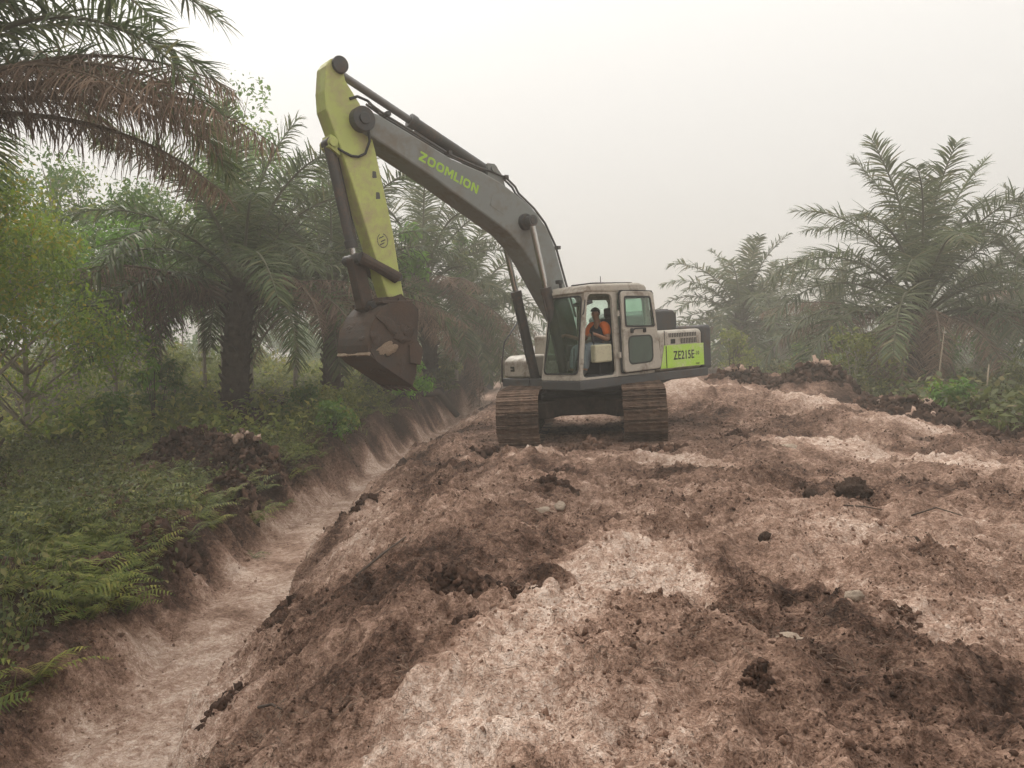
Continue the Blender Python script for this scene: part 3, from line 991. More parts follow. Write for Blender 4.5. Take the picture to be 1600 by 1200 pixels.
pit = PER / NSH
shoe_me = []
for k in range(3):
    b = MB()
    b.box((0, 0, 0.012), (pit * 0.97, SHOE_W, 0.022))
    for q in (-0.36, 0.0, 0.36):
        hh = 0.030 if q else 0.024
        b.box((q * pit, 0, 0.022 + hh / 2), (0.020, SHOE_W * 0.995, hh))
    rr = np.random.default_rng(k)
    for _ in range(7):       # caked mud between the grousers
        v, f = ico(1)
        v = v * np.array([rr.uniform(.03, .06), rr.uniform(.04, .13), rr.uniform(.008, .02)]) + np.array([rr.uniform(-.05, .05), rr.uniform(-.3, .3), 0.028])
        b.add(v.tolist(), f.tolist())
    o = b.build('tmp', M_TRACK)
    shoe_me.append(o.data); bpy.data.objects.remove(o)
for sy, lab in ((-1, 'muddy track nearest the ditch'), (1, 'muddy track away from the ditch')):
    b = MB()
    b.prism([(-HALF - .1, .30), (HALF + .1, .30), (HALF - .05, .78), (-HALF + .05, .78)], -0.20, 0.20)
    for e in (-1, 1):
        b.tube([(e * HALF, -0.14, 0.51), (e * HALF, 0.14, 0.51)], 0.40, 28)
        b.tube([(e * HALF, -0.22, 0.51), (e * HALF, 0.22, 0.51)], 0.16, 18)
    for k in range(7):
        b.tube([(-1.2 + k * 0.4, -0.2, 0.17), (-1.2 + k * 0.4, 0.2, 0.17)], 0.10, 14)
    tr = b.build('track', M_TRKIN, exc, 0.012)
    tr.data.name = 'track'
    tr.matrix_local = RU @ Matrix.Translation((0, sy * 1.10, 0))
    tr['label'] = lab
    for i in range(NSH):
        (x, z), (nx_, nz_) = track_pt((i + 0.5) * pit)
        o = bpy.data.objects.new('track_shoe', shoe_me[(i * 7 + (sy > 0)) % 3])
        link(o, tr)
        ang = math.atan2(nx_, nz_)
        o.matrix_local = Matrix.Translation((x, random.uniform(-.006, .006), z)) @ Matrix.Rotation(ang, 4, 'Y')

# --- upper deck and bodywork ---
b = MB()
b.prism_z([(1.40, 1.33), (1.40, 0.34), (0.98, 0.30), (0.96, -1.30), (-2.30, -1.30), (-2.30, 1.32)], 0.985, 1.155)
b.prism([(1.36, 1.0), (0.2, 0.86), (-1.2, 0.86), (-2.0, 1.0)], -0.9, 0.9)
b.build('deck', M_SKIRT, exc, 0.02)
# counterweight with round tail
prof = [(-2.175, 1.29), (-2.175, -1.30)] + [(-(2.44 + 0.30 * math.cos(a * 1.45)), -1.31 * math.sin(a) / math.sin(1.05)) for a in np.linspace(1.05, -1.05, 17)]
b = MB(); b.prism_z(prof, 1.12, 2.02)
b.build('counterweight', M_SKIRT, exc, 0.07, seg=4)
# engine side cover (left) and right body
b = MB()
b.prism_z([(-0.72, 1.31), (-0.72, 0.40), (-2.17, 0.40), (-2.17, 1.31)], 1.16, 1.95)
eng = b.build('engine_side_cover', M_CAB, exc, 0.10, seg=5)
b = MB(); b.prism([(-0.93, 1.655), (-2.165, 1.655), (-2.165, 1.215), (-0.80, 1.215)], 1.315, 1.322)
limep = b.build('lime_side_panel', M_LIMEP, exc, 0.0)
b = MB(); b.box((-0.975, 1.3265, 1.43), (0.02, 0.006, 0.43)); b.build('panel_seam', M_RUBBER, limep)
text_obj('ZE215E', 0.235, M_BLACK, limep, (-1.52, 1.3245, 1.44), (-1, 0, 0), (0, 0, 1), 0.002, 0.004, 'lettering', 0.80)
text_obj('-10', 0.11, M_SKIRT, limep, (-1.93, 1.3245, 1.46), (-1, 0, 0), (0, 0, 1), 0.002, 0.0, 'lettering')
text_obj('mega', 0.05, M_SKIRT, limep, (-1.95, 1.3245, 1.26), (-1, 0, 0), (0, 0, 1), 0.002, 0.0, 'lettering')
b = MB(); b.box((0, 0, 0), (0.028, 0.006, 0.10)); slot = b.build('tmp', M_RUBBER); slot_me = slot.data; bpy.data.objects.remove(slot)
for i in range(17):
    o = bpy.data.objects.new('vent_slot', slot_me); link(o, eng); o.location = (-1.10 - i * 0.052, 1.3115, 1.845); o.scale = (1, 1, 0.8)
for i in range(10):
    o = bpy.data.objects.new('vent_slot', slot_me); link(o, eng); o.location = (-1.47 - i * 0.052, 1.3115, 1.725); o.scale = (1, 1, 1.05)
b = MB(); b.rquad([(-1.14, 1.3135, 1.68), (-1.28, 1.3135, 1.68), (-1.28, 1.3135, 1.77), (-1.14, 1.3135, 1.77)], 0.015, 0.006); b.build('latch', M_RUBBER, eng)
b = MB(); b.box((-0.955, 1.3125, 1.60), (0.012, 0.006, 0.68)); b.build('panel_seam', M_RUBBER, eng)
b = MB()
b.prism([(-1.0, 1.93), (-1.95, 1.93), (-2.0, 2.02), (-2.0, 2.26), (-1.9, 2.36), (-1.15, 2.36), (-1.0, 2.28)], -0.75, 0.82)
hood = b.build('engine_hood', M_DARK, exc, 0.05, seg=3)
for i in range(3):
    b = MB(); b.box((-1.62 - i * 0.10, 0.03, 2.367), (0.03, 1.4, 0.02)); b.build('hood_rib', M_SKIRT, hood)
b = MB(); b.prism_z([(0.1, -0.45), (0.1, -1.30), (-2.05, -1.30), (-2.05, -0.45)], 1.16, 1.98); b.build('right_body', M_CAB, exc, 0.06, seg=3)
b = MB(); b.tube([(-1.7, -0.5, 2.3), (-1.7, -0.5, 2.75), (-1.78, -0.5, 2.86)], 0.055, 14); b.build('exhaust_pipe', M_DARK, exc)
# tool box in front on the right, step and badge
b = MB(); b.prism([(0.95, 1.165), (0.10, 1.165), (0.10, 1.60), (0.80, 1.60), (0.95, 1.50)], -1.28, -0.50)
tb = b.build('tool_box', M_CAB, exc, 0.05, seg=3)
b = MB(); b.prism_z([(1.0, -0.48), (1.0, -1.29), (0.1, -1.29), (0.1, -0.48)], 0.99, 1.155); b.build('step_skirt', M_SKIRT, exc, 0.02)
b = MB(); b.box((0.953, -1.0, 1.37), (0.006, 0.12, 0.04)); b.box((0.953, -1.0, 1.31), (0.006, 0.12, 0.04)); b.box((0.953, -0.97, 1.34), (0.006, 0.05, 0.10)); b.build('badge', M_BLACK, tb)
b = MB(); b.tube([(1.03, -1.25, 1.08), (1.01, -1.25, 1.50), (0.92, -1.25, 1.88), (0.40, -1.25, 2.42), (0.30, -1.25, 2.40), (0.25, -1.25, 1.60)], 0.017, 8); b.build('handrail', M_DARK, exc, smooth=True)
b = MB(); b.tube([(-2.44, 1.0, 1.26), (-2.44, 1.13, 1.26)], 0.06, 14); b.build('tail_lamp', M_LAMP, exc)

# --- cab ---
cab = empty('cab'); cab.parent = exc
FB, FT = 1.39, 1.13       # front x at sill and at roof
ZB, ZT = 1.16, 2.70
YR, YL = 0.33, 1.325


def fx(z):
    return FB + (FT - FB) * (z - ZB) / (ZT - ZB)


def ins(z):      # sides lean in slightly
    return 0.05 * (z - ZB) / (ZT - ZB)


b = MB()
# front frame
b.ring([(FB, YL, ZB), (FB, YR, ZB), (FT, YR + ins(ZT), ZT), (FT, YL - ins(ZT), ZT)][::-1],
       [(fx(1.27), YL - .06, 1.27), (fx(1.27), YR + .06, 1.27), (fx(2.63), YR + .10, 2.63), (fx(2.63), YL - .10, 2.63)][::-1], 0.06, 0.05, 0.12)
# left side, door opening
for ys, sgn in ((YL, 1), (YR, -1)):
    yb, yt = ys, ys - sgn * ins(ZT)
    q = lambda x, z: (x, ys - sgn * ins(z), z)
    ring_o = [q(FB, ZB), q(FT, ZT), q(0.40, ZT), q(0.40, ZB)]
    ring_i = [q(fx(1.20) - .065, 1.20 if sgn > 0 else 1.5), q(fx(2.66) - .085, 2.66), q(0.445, 2.66), q(0.445, 1.20 if sgn > 0 else 1.5)]
    ring_o2 = [q(0.398, ZB), q(0.398, ZT), q(-0.52, ZT), q(-0.56, ZB)]
    ring_i2 = [q(0.30, 1.86), q(0.30, 2.60), q(-0.42, 2.60), q(-0.44, 1.86)]
    if sgn < 0:
        ring_o, ring_i, ring_o2, ring_i2 = ring_o[::-1], ring_i[::-1], ring_o2[::-1], ring_i2[::-1]
    b.ring(ring_o, ring_i, -0.05, 0.03, 0.12)
    b.ring(ring_o2, ring_i2, -0.05, 0.03, 0.10)
# rear frame
b.ring([(-0.56, YL, ZB), (-0.56, YR, ZB), (-0.52, YR + .05, ZT), (-0.52, YL - .05, ZT)], [(-0.55, YL - .09, 1.9), (-0.55, YR + .09, 1.9), (-0.52, YR + .13, 2.58), (-0.52, YL - .13, 2.58)], -0.05, 0.03, 0.08)
b.build('cab_frame', M_CAB, cab, 0.014)
b = MB(); b.box((0.41, (YL + YR) / 2, 1.19), (1.86, YL - YR - .08, 0.05)); b.build('cab_floor', M_SEAT, cab)
b = MB(); b.prism([(1.20, 2.68), (1.10, 2.80), (0.9, 2.835), (-0.3, 2.86), (-0.5, 2.82), (-0.55, 2.68)], YR + .03, YL - .03)
roof = b.build('roof', M_CAB, cab, 0.05, seg=4)
b = MB(); b.rquad([(0.75, YR + .2, 2.875), (-0.35, YR + .2, 2.885), (-0.35, YL - .2, 2.885), (0.75, YL - .2, 2.875)][::-1], 0.08, 0.045); b.build('roof_hatch', M_DARK, roof, 0.01)
b = MB(); b.tube([(0.15, 0.75, 2.86), (0.15, 0.75, 3.02)], 0.008, 6); b.build('antenna', M_DARK, roof)
b = MB(); b.tube([(1.0, 0.55, 2.82), (1.0, 0.55, 2.90)], 0.03, 8); b.box((1.03, 0.55, 2.93), (0.09, 0.11, 0.07)); b.build('work_lamp', M_DARK, roof, 0.01)
# glazing
yfi = 0.02
b = MB(); b.rquad([(fx(1.26) - yfi, YL - .05, 1.26), (fx(1.26) - yfi, YR + .05, 1.26), (fx(2.64) - yfi, YR + .09, 2.64), (fx(2.64) - yfi, YL - .09, 2.64)], 0.10, 0.006); b.build('windscreen', M_GLASS, cab)
b = MB(); b.ring([(fx(1.26) + .002, YL - .052, 1.26), (fx(1.26) + .002, YR + .052, 1.26), (fx(2.64) + .002, YR + .092, 2.64), (fx(2.64) + .002, YL - .092, 2.64)],
                 [(fx(1.285) + .002, YL - .077, 1.285), (fx(1.285) + .002, YR + .077, 1.285), (fx(2.615) + .002, YR + .117, 2.615), (fx(2.615) + .002, YL - .117, 2.615)], 0.012, 0.1, 0.09); b.build('window_seal', M_RUBBER, cab)
b = MB(); b.rquad([(1.27, YR + .02, 1.5), (0.45, YR + .02, 1.5), (0.45, YR + .04, 2.64), (1.03, YR + .04, 2.64)], 0.1, 0.006); b.build('right_window', M_GLASS, cab)
for ys, nm in ((YL - .03, 'rear_side_window'), (YR + .03, 'rear_side_window')):
    b = MB(); b.rquad([(0.32, ys, 1.85), (-0.46, ys, 1.85), (-0.44, ys, 2.62), (0.32, ys, 2.62)], 0.1, 0.006); b.build(nm, M_GLASSG, cab)
b = MB(); b.rquad([(-0.53, YR + .07, 1.88), (-0.53, YL - .07, 1.88), (-0.51, YL - .11, 2.6), (-0.51, YR + .11, 2.6)], 0.08, 0.006); b.build('rear_window', M_GLASSG, cab)
# wiper
b = MB(); b.tube([(fx(1.40) + .03, 0.42, 1.40), (fx(2.0) + .03, 0.50, 2.0)], 0.009, 6); b.build('wiper', M_RUBBER, cab)
# seat and controls
b = MB()
b.box((0.38, 0.83, 1.555), (0.50, 0.50, 0.13)); b.prism([(0.10, 1.55), (0.22, 1.58), (0.10, 2.24), (-0.02, 2.22)], 0.60, 1.06); b.box((0.02, 0.83, 2.33), (0.10, 0.27, 0.19))
b.box((0.38, 0.83, 1.36), (0.40, 0.40, 0.30))
b.build('seat', M_SEAT, cab, 0.04, seg=3)
b = MB(); b.box((0.70, 1.205, 1.60), (0.44, 0.13, 0.32)); b.build('left_console', M_CREAM, cab, 0.03, seg=3)
b = MB(); b.box((0.55, 0.46, 1.62), (0.55, 0.12, 0.30)); b.build('right_console', M_DARK, cab, 0.03)
for yy in (1.17, 0.47):
    b = MB(); b.tube([(0.84, yy, 1.74), (0.87, yy, 1.92)], 0.012, 8); b.tube([(0.87, yy, 1.90), (0.885, yy, 2.0)], [0.022, 0.026], 10); b.build('joystick', M_RUBBER, cab)
for yy in (0.72, 0.90):
    b = MB(); b.tube([(1.12, yy, 1.2), (1.08, yy, 1.72)], 0.012, 8); b.box((1.14, yy, 1.25), (0.16, 0.10, 0.02)); b.build('travel_lever', M_DARK, cab)
b = MB(); b.box((1.05, 0.44, 2.02), (0.05, 0.17, 0.15)); b.build('monitor', M_RUBBER, cab, 0.01)
b = MB(); b.prism([(1.12, 2.50), (0.92, 2.56), (0.90, 2.50), (1.1, 2.45)], 0.95, 1.25); b.build('sun_visor', M_DARK, cab)
b = MB(); b.box((-0.40, 0.83, 1.55), (0.20, 0.80, 0.66)); b.build('rear_shelf', M_DARK, cab, 0.02)
# open door folded back along the side
b = MB()
yd = 1.405
b.ring([(0.33, yd, 1.22), (0.30, yd - .03, 2.70), (-0.60, yd - .03, 2.69), (-0.72, yd, 1.24)],
       [(0.235, yd, 2.06), (0.215, yd - .02, 2.60), (-0.50, yd - .02, 2.59), (-0.56, yd, 2.04)], -0.04, 0.10, 0.06)
# lower half panel with its own pane
door = b.build('door', M_CAB, exc, 0.012)
b = MB(); b.ring([(0.325, yd + .008, 1.23), (0.318, yd + .008, 2.02), (-0.63, yd + .008, 2.0), (-0.71, yd + .008, 1.25)],
                 [(0.20, yd + .008, 1.36), (0.195, yd + .008, 1.88), (-0.48, yd + .008, 1.88), (-0.48, yd + .008, 1.38)], -0.03, 0.08, 0.14)
b.build('door_panel', M_CAB, door, 0.012)
b = MB(); b.rquad([(0.245, yd - .02, 2.05), (0.225, yd - .04, 2.61), (-0.51, yd - .04, 2.60), (-0.57, yd - .02, 2.03)], 0.05, 0.005); b.build('door_pane', M_GLASSG, door)
b = MB(); b.rquad([(0.21, yd + .005, 1.35), (0.205, yd + .005, 1.89), (-0.49, yd + .005, 1.89), (-0.49, yd + .005, 1.37)], 0.13, 0.003); b.build('door_pane', M_GLASSD, door)
b = MB(); b.ring([(0.255, yd + .011, 2.045), (0.235, yd - .015, 2.615), (-0.497, yd - .015, 2.605), (-0.575, yd + .011, 2.025)],
                 [(0.225, yd + .011, 2.075), (0.205, yd - .015, 2.585), (-0.485, yd - .015, 2.575), (-0.545, yd + .011, 2.055)], -0.012, 0.06, 0.05); b.build('door_seal', M_RUBBER, door)
b = MB(); b.ring([(0.205, yd + .012, 1.355), (0.20, yd + .012, 1.885), (-0.485, yd + .012, 1.885), (-0.485, yd + .012, 1.375)],
                 [(0.18, yd + .012, 1.38), (0.175, yd + .012, 1.86), (-0.46, yd + .012, 1.86), (-0.46, yd + .012, 1.40)], -0.012, 0.14, 0.12); b.build('door_seal', M_RUBBER, door)
b = MB(); b.tube([(0.13, yd + .02, 1.95), (0.05, yd + .05, 2.01), (-0.22, yd + .05, 2.01), (-0.28, yd + .02, 1.95)], 0.014, 8); b.build('door_handle', M_RUBBER, door)
for xx in (0.10, -0.25):
    b = MB(); b.box((xx, yd + .022, 1.975), (0.08, 0.02, 0.09)); b.build('latch', M_RUBBER, door, 0.01)
b = MB()
b.ring([(0.36, yd - .035, 1.20), (0.33, yd - .06, 2.72), (-0.63, yd - .06, 2.71), (-0.75, yd - .035, 1.22)],
       [(0.28, yd - .035, 1.30), (0.25, yd - .06, 2.64), (-0.52, yd - .06, 2.63), (-0.62, yd - .035, 1.30)], -0.02, 0.08, 0.08)
b.build('door_rim', M_RUBBER, door)
for zz in (1.55, 2.3):
    b = MB(); b.tube([(0.395, 1.37, zz - .05), (0.395, 1.37, zz + .05)], 0.028, 10); b.build('hinge', M_CAB, door)
for zz in (1.50, 2.15):
    b = MB(); b.tube([(fx(zz) - .02, YL + .01, zz - .04), (fx(zz) - .02, YL + .01, zz + .04)], 0.022, 10); b.build('hinge', M_CAB, cab)
b = MB(); b.tube([(1.22, 1.30, 2.3), (1.25, 1.36, 2.34), (1.22, 1.37, 2.55)], 0.012, 8); b.build('grab_rail', M_DARK, cab)

# --- boom ---
btop = [(4.86, 5.50), (4.78, 5.60), (4.42, 5.54), (3.55, 5.20), (3.05, 5.00), (2.39, 4.84), (1.98, 4.68), (1.59, 4.47), (1.21, 4.22), (0.97, 3.95), (0.80, 3.62), (0.57, 2.89), (0.28, 1.95)]
bbot = [(0.0, 1.70), (0.02, 1.60), (0.24, 1.55), (0.62, 2.15), (1.10, 2.85), (1.40, 3.30), (1.60, 3.56), (1.91, 3.83), (2.38, 4.08), (3.11, 4.46), (3.39, 4.62), (4.10, 4.96), (4.56, 5.18), (4.78, 5.28), (4.88, 5.40)]
b = MB(); b.prism(btop + bbot, -0.245, 0.245)
boom = b.build('boom', M_BOOM, exc, 0.03, seg=2)
# side plates, seam and bosses
b = MB(); b.tube([(4.70, -0.31, 5.42), (4.70, 0.31, 5.42)], 0.19, 28); b.tube([(4.70, -0.34, 5.42), (4.70, 0.34, 5.42)], 0.09, 20); b.build('knuckle_pin', M_DARK, boom, 0.01)
b = MB(); b.tube([(1.52, -0.50, 4.03), (1.52, 0.50, 4.03)], 0.075, 20); b.tube([(1.52, -0.31, 4.03), (1.52, 0.31, 4.03)], 0.15, 24); b.build('boom_cylinder_pin', M_DARK, boom, 0.01)
b = MB(); b.prism([(2.28, 4.70), (1.86, 4.52), (1.92, 4.82), (2.10, 5.02), (2.24, 5.02)], -0.19, -0.13); b.prism([(2.28, 4.70), (1.86, 4.52), (1.92, 4.82), (2.10, 5.02), (2.24, 5.02)], 0.13, 0.19); b.tube([(2.14, -0.24, 4.93), (2.14, 0.24, 4.93)], 0.06, 16); b.build('arm_cylinder_bracket', M_BOOM, boom)
b = MB(); b.rquad([(2.30, .2485, 4.28), (1.98, .2485, 4.13), (1.90, .2485, 4.33), (2.22, .2485, 4.48)], 0.03, 0.008); b.build('cover_plate', M_BOOM, boom)
a_t = math.atan2(0.485, 1.21)
rt = (-math.cos(a_t), 0, -math.sin(a_t)); upv = (-math.sin(a_t), 0, math.cos(a_t))
GLY = {'Z': (.86, [(0, 1), (.86, 1), (.86, .78), (.36, .22), (.86, .22), (.86, 0), (0, 0), (0, .22), (.5, .78), (0, .78)]),
       'M': (1.05, [(0, 0), (0, 1), (.27, 1), (.525, .52), (.78, 1), (1.05, 1), (1.05, 0), (.82, 0), (.82, .62), (.6, .2), (.45, .2), (.23, .62), (.23, 0)]),
       'L': (.66, [(0, 0), (0, 1), (.24, 1), (.24, .22), (.66, .22), (.66, 0)]), 'I': (.24, [(0, 0), (0, 1), (.24, 1), (.24, 0)]),
       'N': (.90, [(0, 0), (0, 1), (.26, 1), (.66, .38), (.66, 1), (.90, 1), (.90, 0), (.64, 0), (.24, .62), (.24, 0)]), 'O': (.96, None)}
HL = 0.155
tw = sum(GLY[c][0] for c in 'ZOOMLION') + 0.16 * 7
uo = -tw / 2
b = MB()
for ch in 'ZOOMLION':
    wch, poly = GLY[ch]
    P3 = lambda u_, v_: Vector((3.12, 0.2475, 4.755)) + Vector(rt) * (uo + u_) * HL * 1.04 + Vector(upv) * (v_ - 0.5) * HL
    if poly:
        b.add([P3(*q_) for q_ in poly], [tuple(range(len(poly)))[::-1]])
    else:
        def sq(a, rx_, ry_):
            c_, s_ = math.cos(a), math.sin(a)
            return (.48 + rx_ * math.copysign(abs(c_) ** .7, c_), .5 + ry_ * math.copysign(abs(s_) ** .7, s_))
        vs_ = [P3(*sq(2 * math.pi * k / 24, .48, .5)) for k in range(24)] + [P3(*sq(2 * math.pi * k / 24, .25, .28)) for k in range(24)]
        b.add(vs_, [(k, (k + 1) % 24, 24 + (k + 1) % 24, 24 + k) for k in range(24)])
    uo += wch + 0.16
b.build('lettering', M_LETTER, boom)
# hydraulic lines along the back of the boom
for yy, dz in ((0.20, 0.05), (0.12, 0.055), (-0.16, 0.05)):
    pts = [(4.55, yy, 5.70), (4.35, yy, 5.60), (4.20, yy, 5.53), (3.55, yy, 5.22 + dz), (3.05, yy, 5.02 + dz), (2.5, yy, 4.88 + dz), (2.15, yy, 4.82 + dz), (1.86, yy, 4.80), (1.66, yy, 4.66), (1.59, yy, 4.50 + dz), (1.23, yy, 4.25 + dz), (0.98, yy, 4.0 + dz), (0.74, yy, 3.64), (0.52, yy, 2.95), (0.30, yy, 2.3)]
    b = MB(); b.tube(pts, 0.020, 8); b.build('hydraulic_pipe', M_CYL, boom, smooth=True)
for px, pz in ((4.24, 5.57), (3.1, 5.09), (1.9, 4.80), (0.72, 3.60)):
    b = MB(); b.box((px, 0.03, pz), (0.07, 0.50, 0.06)); b.build('pipe_clamp', M_DARK, boom)
for yy in (0.17, -0.12):
    b = MB(); b.tube([(4.36, yy, 5.60), (4.55, yy, 5.74), (4.72, yy, 5.78), (4.86, yy, 5.72)], 0.022, 8); b.build('hose', M_RUBBER, boom, smooth=True)


def ram(name, p0, p1, split, rb, rr, eye=0.09, w=0.12, rod=None):
    """hydraulic cylinder: barrel from p0, chrome rod up to p1, with eyes at both ends"""
    p0, p1 = Vector(p0), Vector(p1)
    d = p1 - p0
    m1 = p0 + d * split
    dn = d.normalized()
    b = MB(); b.tube([p0, m1], rb, 20); b.tube([m1 - dn * 0.10, m1 + dn * 0.02], rb * 1.18, 20)
    b.tube([p0 - Vector((0, w, 0)), p0 + Vector((0, w, 0))], eye, 16)
    side = Vector((dn.z, 0, -dn.x)) * rb * 1.2
    b.tube([p0 + d * 0.12 + side, m1 - d * 0.04 + side], 0.018, 8)
    o = b.build(name, M_CYL, exc, 0.006, smooth=False)
    b = MB(); b.tube([m1, p1], rr, 16); b.build('rod', rod or M_CHROME, o, smooth=False)
    b = MB(); b.tube([p1 - Vector((0, w, 0)), p1 + Vector((0, w, 0))], eye, 16); b.build('rod_eye', M_CYL, o)
    return o


for sy in (1, -1):
    ram('boom_cylinder', (0.86, sy * 0.42, 1.12), (1.52, sy * 0.42, 4.03), 0.585, 0.092, 0.055, 0.10, 0.07)
ram('arm_cylinder', (2.14, 0, 4.93), (4.98, 0, 6.17), 0.54, 0.10, 0.062, 0.10, 0.12, M_ROD)

# --- arm ---
arm_p = [(5.00, 6.30), (5.12, 6.28), (5.21, 6.16), (5.26, 5.80), (5.26, 5.52), (5.15, 5.20), (5.06, 4.96), (4.90, 4.44), (4.56, 3.25), (4.42, 2.74), (4.33, 2.58), (4.17, 2.56), (4.10, 2.66),
         (4.17, 3.15), (4.24, 3.79), (4.35, 4.40), (4.46, 5.00), (4.52, 5.26), (4.58, 5.48), (4.68, 5.68), (4.90, 5.99), (4.93, 6.20)]
b = MB(); b.prism(arm_p, -0.165, 0.165)
arm = b.build('arm', M_LIME, exc, 0.022)
b = MB(); b.tube([(4.99, -0.22, 6.20), (4.99, 0.22, 6.20)], 0.13, 22); b.build('arm_pin', M_DARK, arm, 0.01)
b = MB(); b.prism([(5.00, 5.10), (5.20, 5.16), (5.24, 4.98), (5.06, 4.86)], -0.13, 0.13); b.tube([(5.17, -0.17, 5.05), (5.17, 0.17, 5.05)], 0.07, 16); b.build('bucket_cylinder_bracket', M_LIME, arm)
# round badge on the side
b = MB()
for k in range(28):
    a0, a1 = 2 * math.pi * k / 28, 2 * math.pi * (k + 0.8) / 28
    if 5 <= k <= 7:
        continue
    b.add([(4.44 + r_ * math.cos(a), 0.1675, 3.60 + r_ * 1.15 * math.sin(a)) for a, r_ in ((a0, .10), (a1, .10), (a1, .085), (a0, .085))], [(0, 1, 2, 3)])
for zz, xx in ((3.65, 4.46), (3.60, 4.43), (3.55, 4.45)):
    b.box((xx, 0.168, zz), (0.09, 0.002, 0.018), Matrix.Rotation(R(24), 3, 'Y'))
b.build('round_badge', M_CYL, arm)
b = MB(); b.tube([(5.10, 0.10, 4.98), (5.02, 0.19, 4.90), (4.90, 0.185, 4.86), (4.78, 0.185, 4.86), (4.66, 0.19, 4.92), (4.60, 0.24, 5.10), (4.62, 0.27, 5.30)], 0.020, 8); b.build('hose', M_RUBBER, arm, smooth=True)
for k, (zx, zz) in enumerate(((4.50, 4.62), (4.46, 4.30))):
    b = MB(); b.rquad([(zx + .05, .1672, zz - .06), (zx - .03, .1672, zz - .05), (zx - .02, .1672, zz + .05), (zx + .04, .1672, zz + .05)], 0.015, 0.003); b.build('worn_sticker', M_CYL, arm)
ram('bucket_cylinder', (5.17, 0, 5.05), (4.86, 0, 3.30), 0.88, 0.085, 0.05, 0.085, 0.10)

# --- linkage and bucket ---
for sy in (1, -1):
    b = MB(); b.tube([(4.88, sy * 0.20, 3.32), (4.60, sy * 0.20, 3.20), (4.24, sy * 0.20, 3.02)], [0.10, 0.085, 0.10], 12); b.build('tipping_link', M_STEEL, exc, 0.0)
b = MB(); b.tube([(4.24, -0.25, 3.03), (4.24, 0.25, 3.03)], 0.075, 16); b.tube([(4.87, -0.25, 3.31), (4.87, 0.25, 3.31)], 0.085, 16); b.build('link_pin', M_DARK, exc)
b = MB(); b.prism([(4.97, 3.32), (4.86, 3.42), (4.76, 3.30), (4.62, 2.56), (4.72, 2.47), (4.84, 2.54)], -0.12, 0.12); b.build('bucket_link', M_STEEL, exc, 0.03)
side = [(4.06, 2.50), (4.16, 2.60), (4.60, 2.60), (4.72, 2.535), (4.81, 2.44), (4.88, 2.33), (4.94, 2.21), (4.985, 2.09), (5.01, 1.98), (5.01, 1.89), (4.975, 1.81), (4.90, 1.74), (4.27, 1.30), (4.17, 1.50)]
outer = side[2:13]
b = MB()
for y0, y1 in ((0.455, 0.49), (-0.49, -0.455)):
    b.prism(side, y0, y1)
W = 0.455
shell_in = [(x - 0.03, z + 0.02) for x, z in outer]
n = len(outer)
vs = [(x, -W, z) for x, z in outer] + [(x, W, z) for x, z in outer] + [(x * 1, -W, z) for x, z in shell_in] + [(x, W, z) for x, z in shell_in]
fs = []
for i in range(n - 1):
    fs += [(i, i + 1, n + i + 1, n + i), (2 * n + i, 3 * n + i, 3 * n + i + 1, 2 * n + i + 1)]
fs += [(0, n, 3 * n, 2 * n), (n - 1, 3 * n - 1, 4 * n - 1, 2 * n - 1)]
b.add(vs, fs)
b.box((4.42, 0, 2.62), (0.55, 0.95, 0.04))
bucket = b.build('bucket', M_STEEL, exc, 0.008)
for y0 in (-0.24, 0.20):
    b = MB(); b.prism([(4.08, 2.62), (4.20, 2.76), (4.34, 2.72), (4.68, 2.70), (4.80, 2.56), (4.70, 2.50)], y0, y0 + 0.04); b.build('bucket_ear', M_STEEL, bucket)
b = MB(); b.tube([(4.22, -0.27, 2.66), (4.22, 0.27, 2.66)], 0.06, 14); b.tube([(4.72, -0.27, 2.60), (4.72, 0.27, 2.60)], 0.055, 14); b.build('bucket_pin', M_DARK, bucket)
b = MB()
for y0, y1 in ((0.491, 0.51), (-0.51, -0.491)):
    b.prism([(4.98, 1.90), (4.88, 1.72), (4.27, 1.30), (4.22, 1.42), (4.80, 1.84)], y0, y1)
b.build('wear_strip', M_STEEL, bucket)
b = MB(); b.box((4.995, 0, 1.845), (0.035, 1.0, 0.05), Matrix.Rotation(R(-30), 3, 'Y')); b.build('heel_strip', M_CLAY, bucket)
td = Vector((4.27 - 4.90, 0, 1.30 - 1.74)).normalized()
b = MB()
tn = Vector((td.z, 0, -td.x))
vs = []
for y_ in (-0.045, 0.045):
    vs += [Vector((0, y_, 0)) + tn * 0.03, Vector((0, y_, 0)) - tn * 0.03, Vector((0, y_ * 0.6, 0)) + td * 0.19 - tn * 0.006, Vector((0, y_ * 0.6, 0)) + td * 0.19 + tn * 0.006]
b.add(vs, [(0, 1, 2, 3), (7, 6, 5, 4), (0, 4, 5, 1), (1, 5, 6, 2), (2, 6, 7, 3), (3, 7, 4, 0)])
tooth = b.build('tmp', M_STEEL); tooth_me = tooth.data; bpy.data.objects.remove(tooth)
for k in range(5):
    o = bpy.data.objects.new('bucket_tooth', tooth_me); link(o, bucket); o.location = (4.28, -0.40 + k * 0.20, 1.31)
for k, (xx, yy, zz, sx_, sz_, mt_) in enumerate(((4.70, 0.497, 1.90, 0.17, 0.12, M_CLAY), (4.45, 0.497, 1.62, 0.16, 0.09, M_STEEL), (4.35, 0.497, 2.10, 0.13, 0.22, M_STEEL), (4.62, 0.497, 2.30, 0.20, 0.10, M_STEEL), (4.86, 0.497, 2.05, 0.08, 0.16, M_STEEL))):
    o = bpy.data.objects.new('stuck_clay', blob_mesh('stuck_clay', 77 + k, mt_, 4, 0.9, 0.8)); link(o, bucket)
    o.location = (xx, yy, zz); o.scale = (sx_, 0.022, sz_); o.rotation_euler = (0, R(20 + 40 * k), 0)
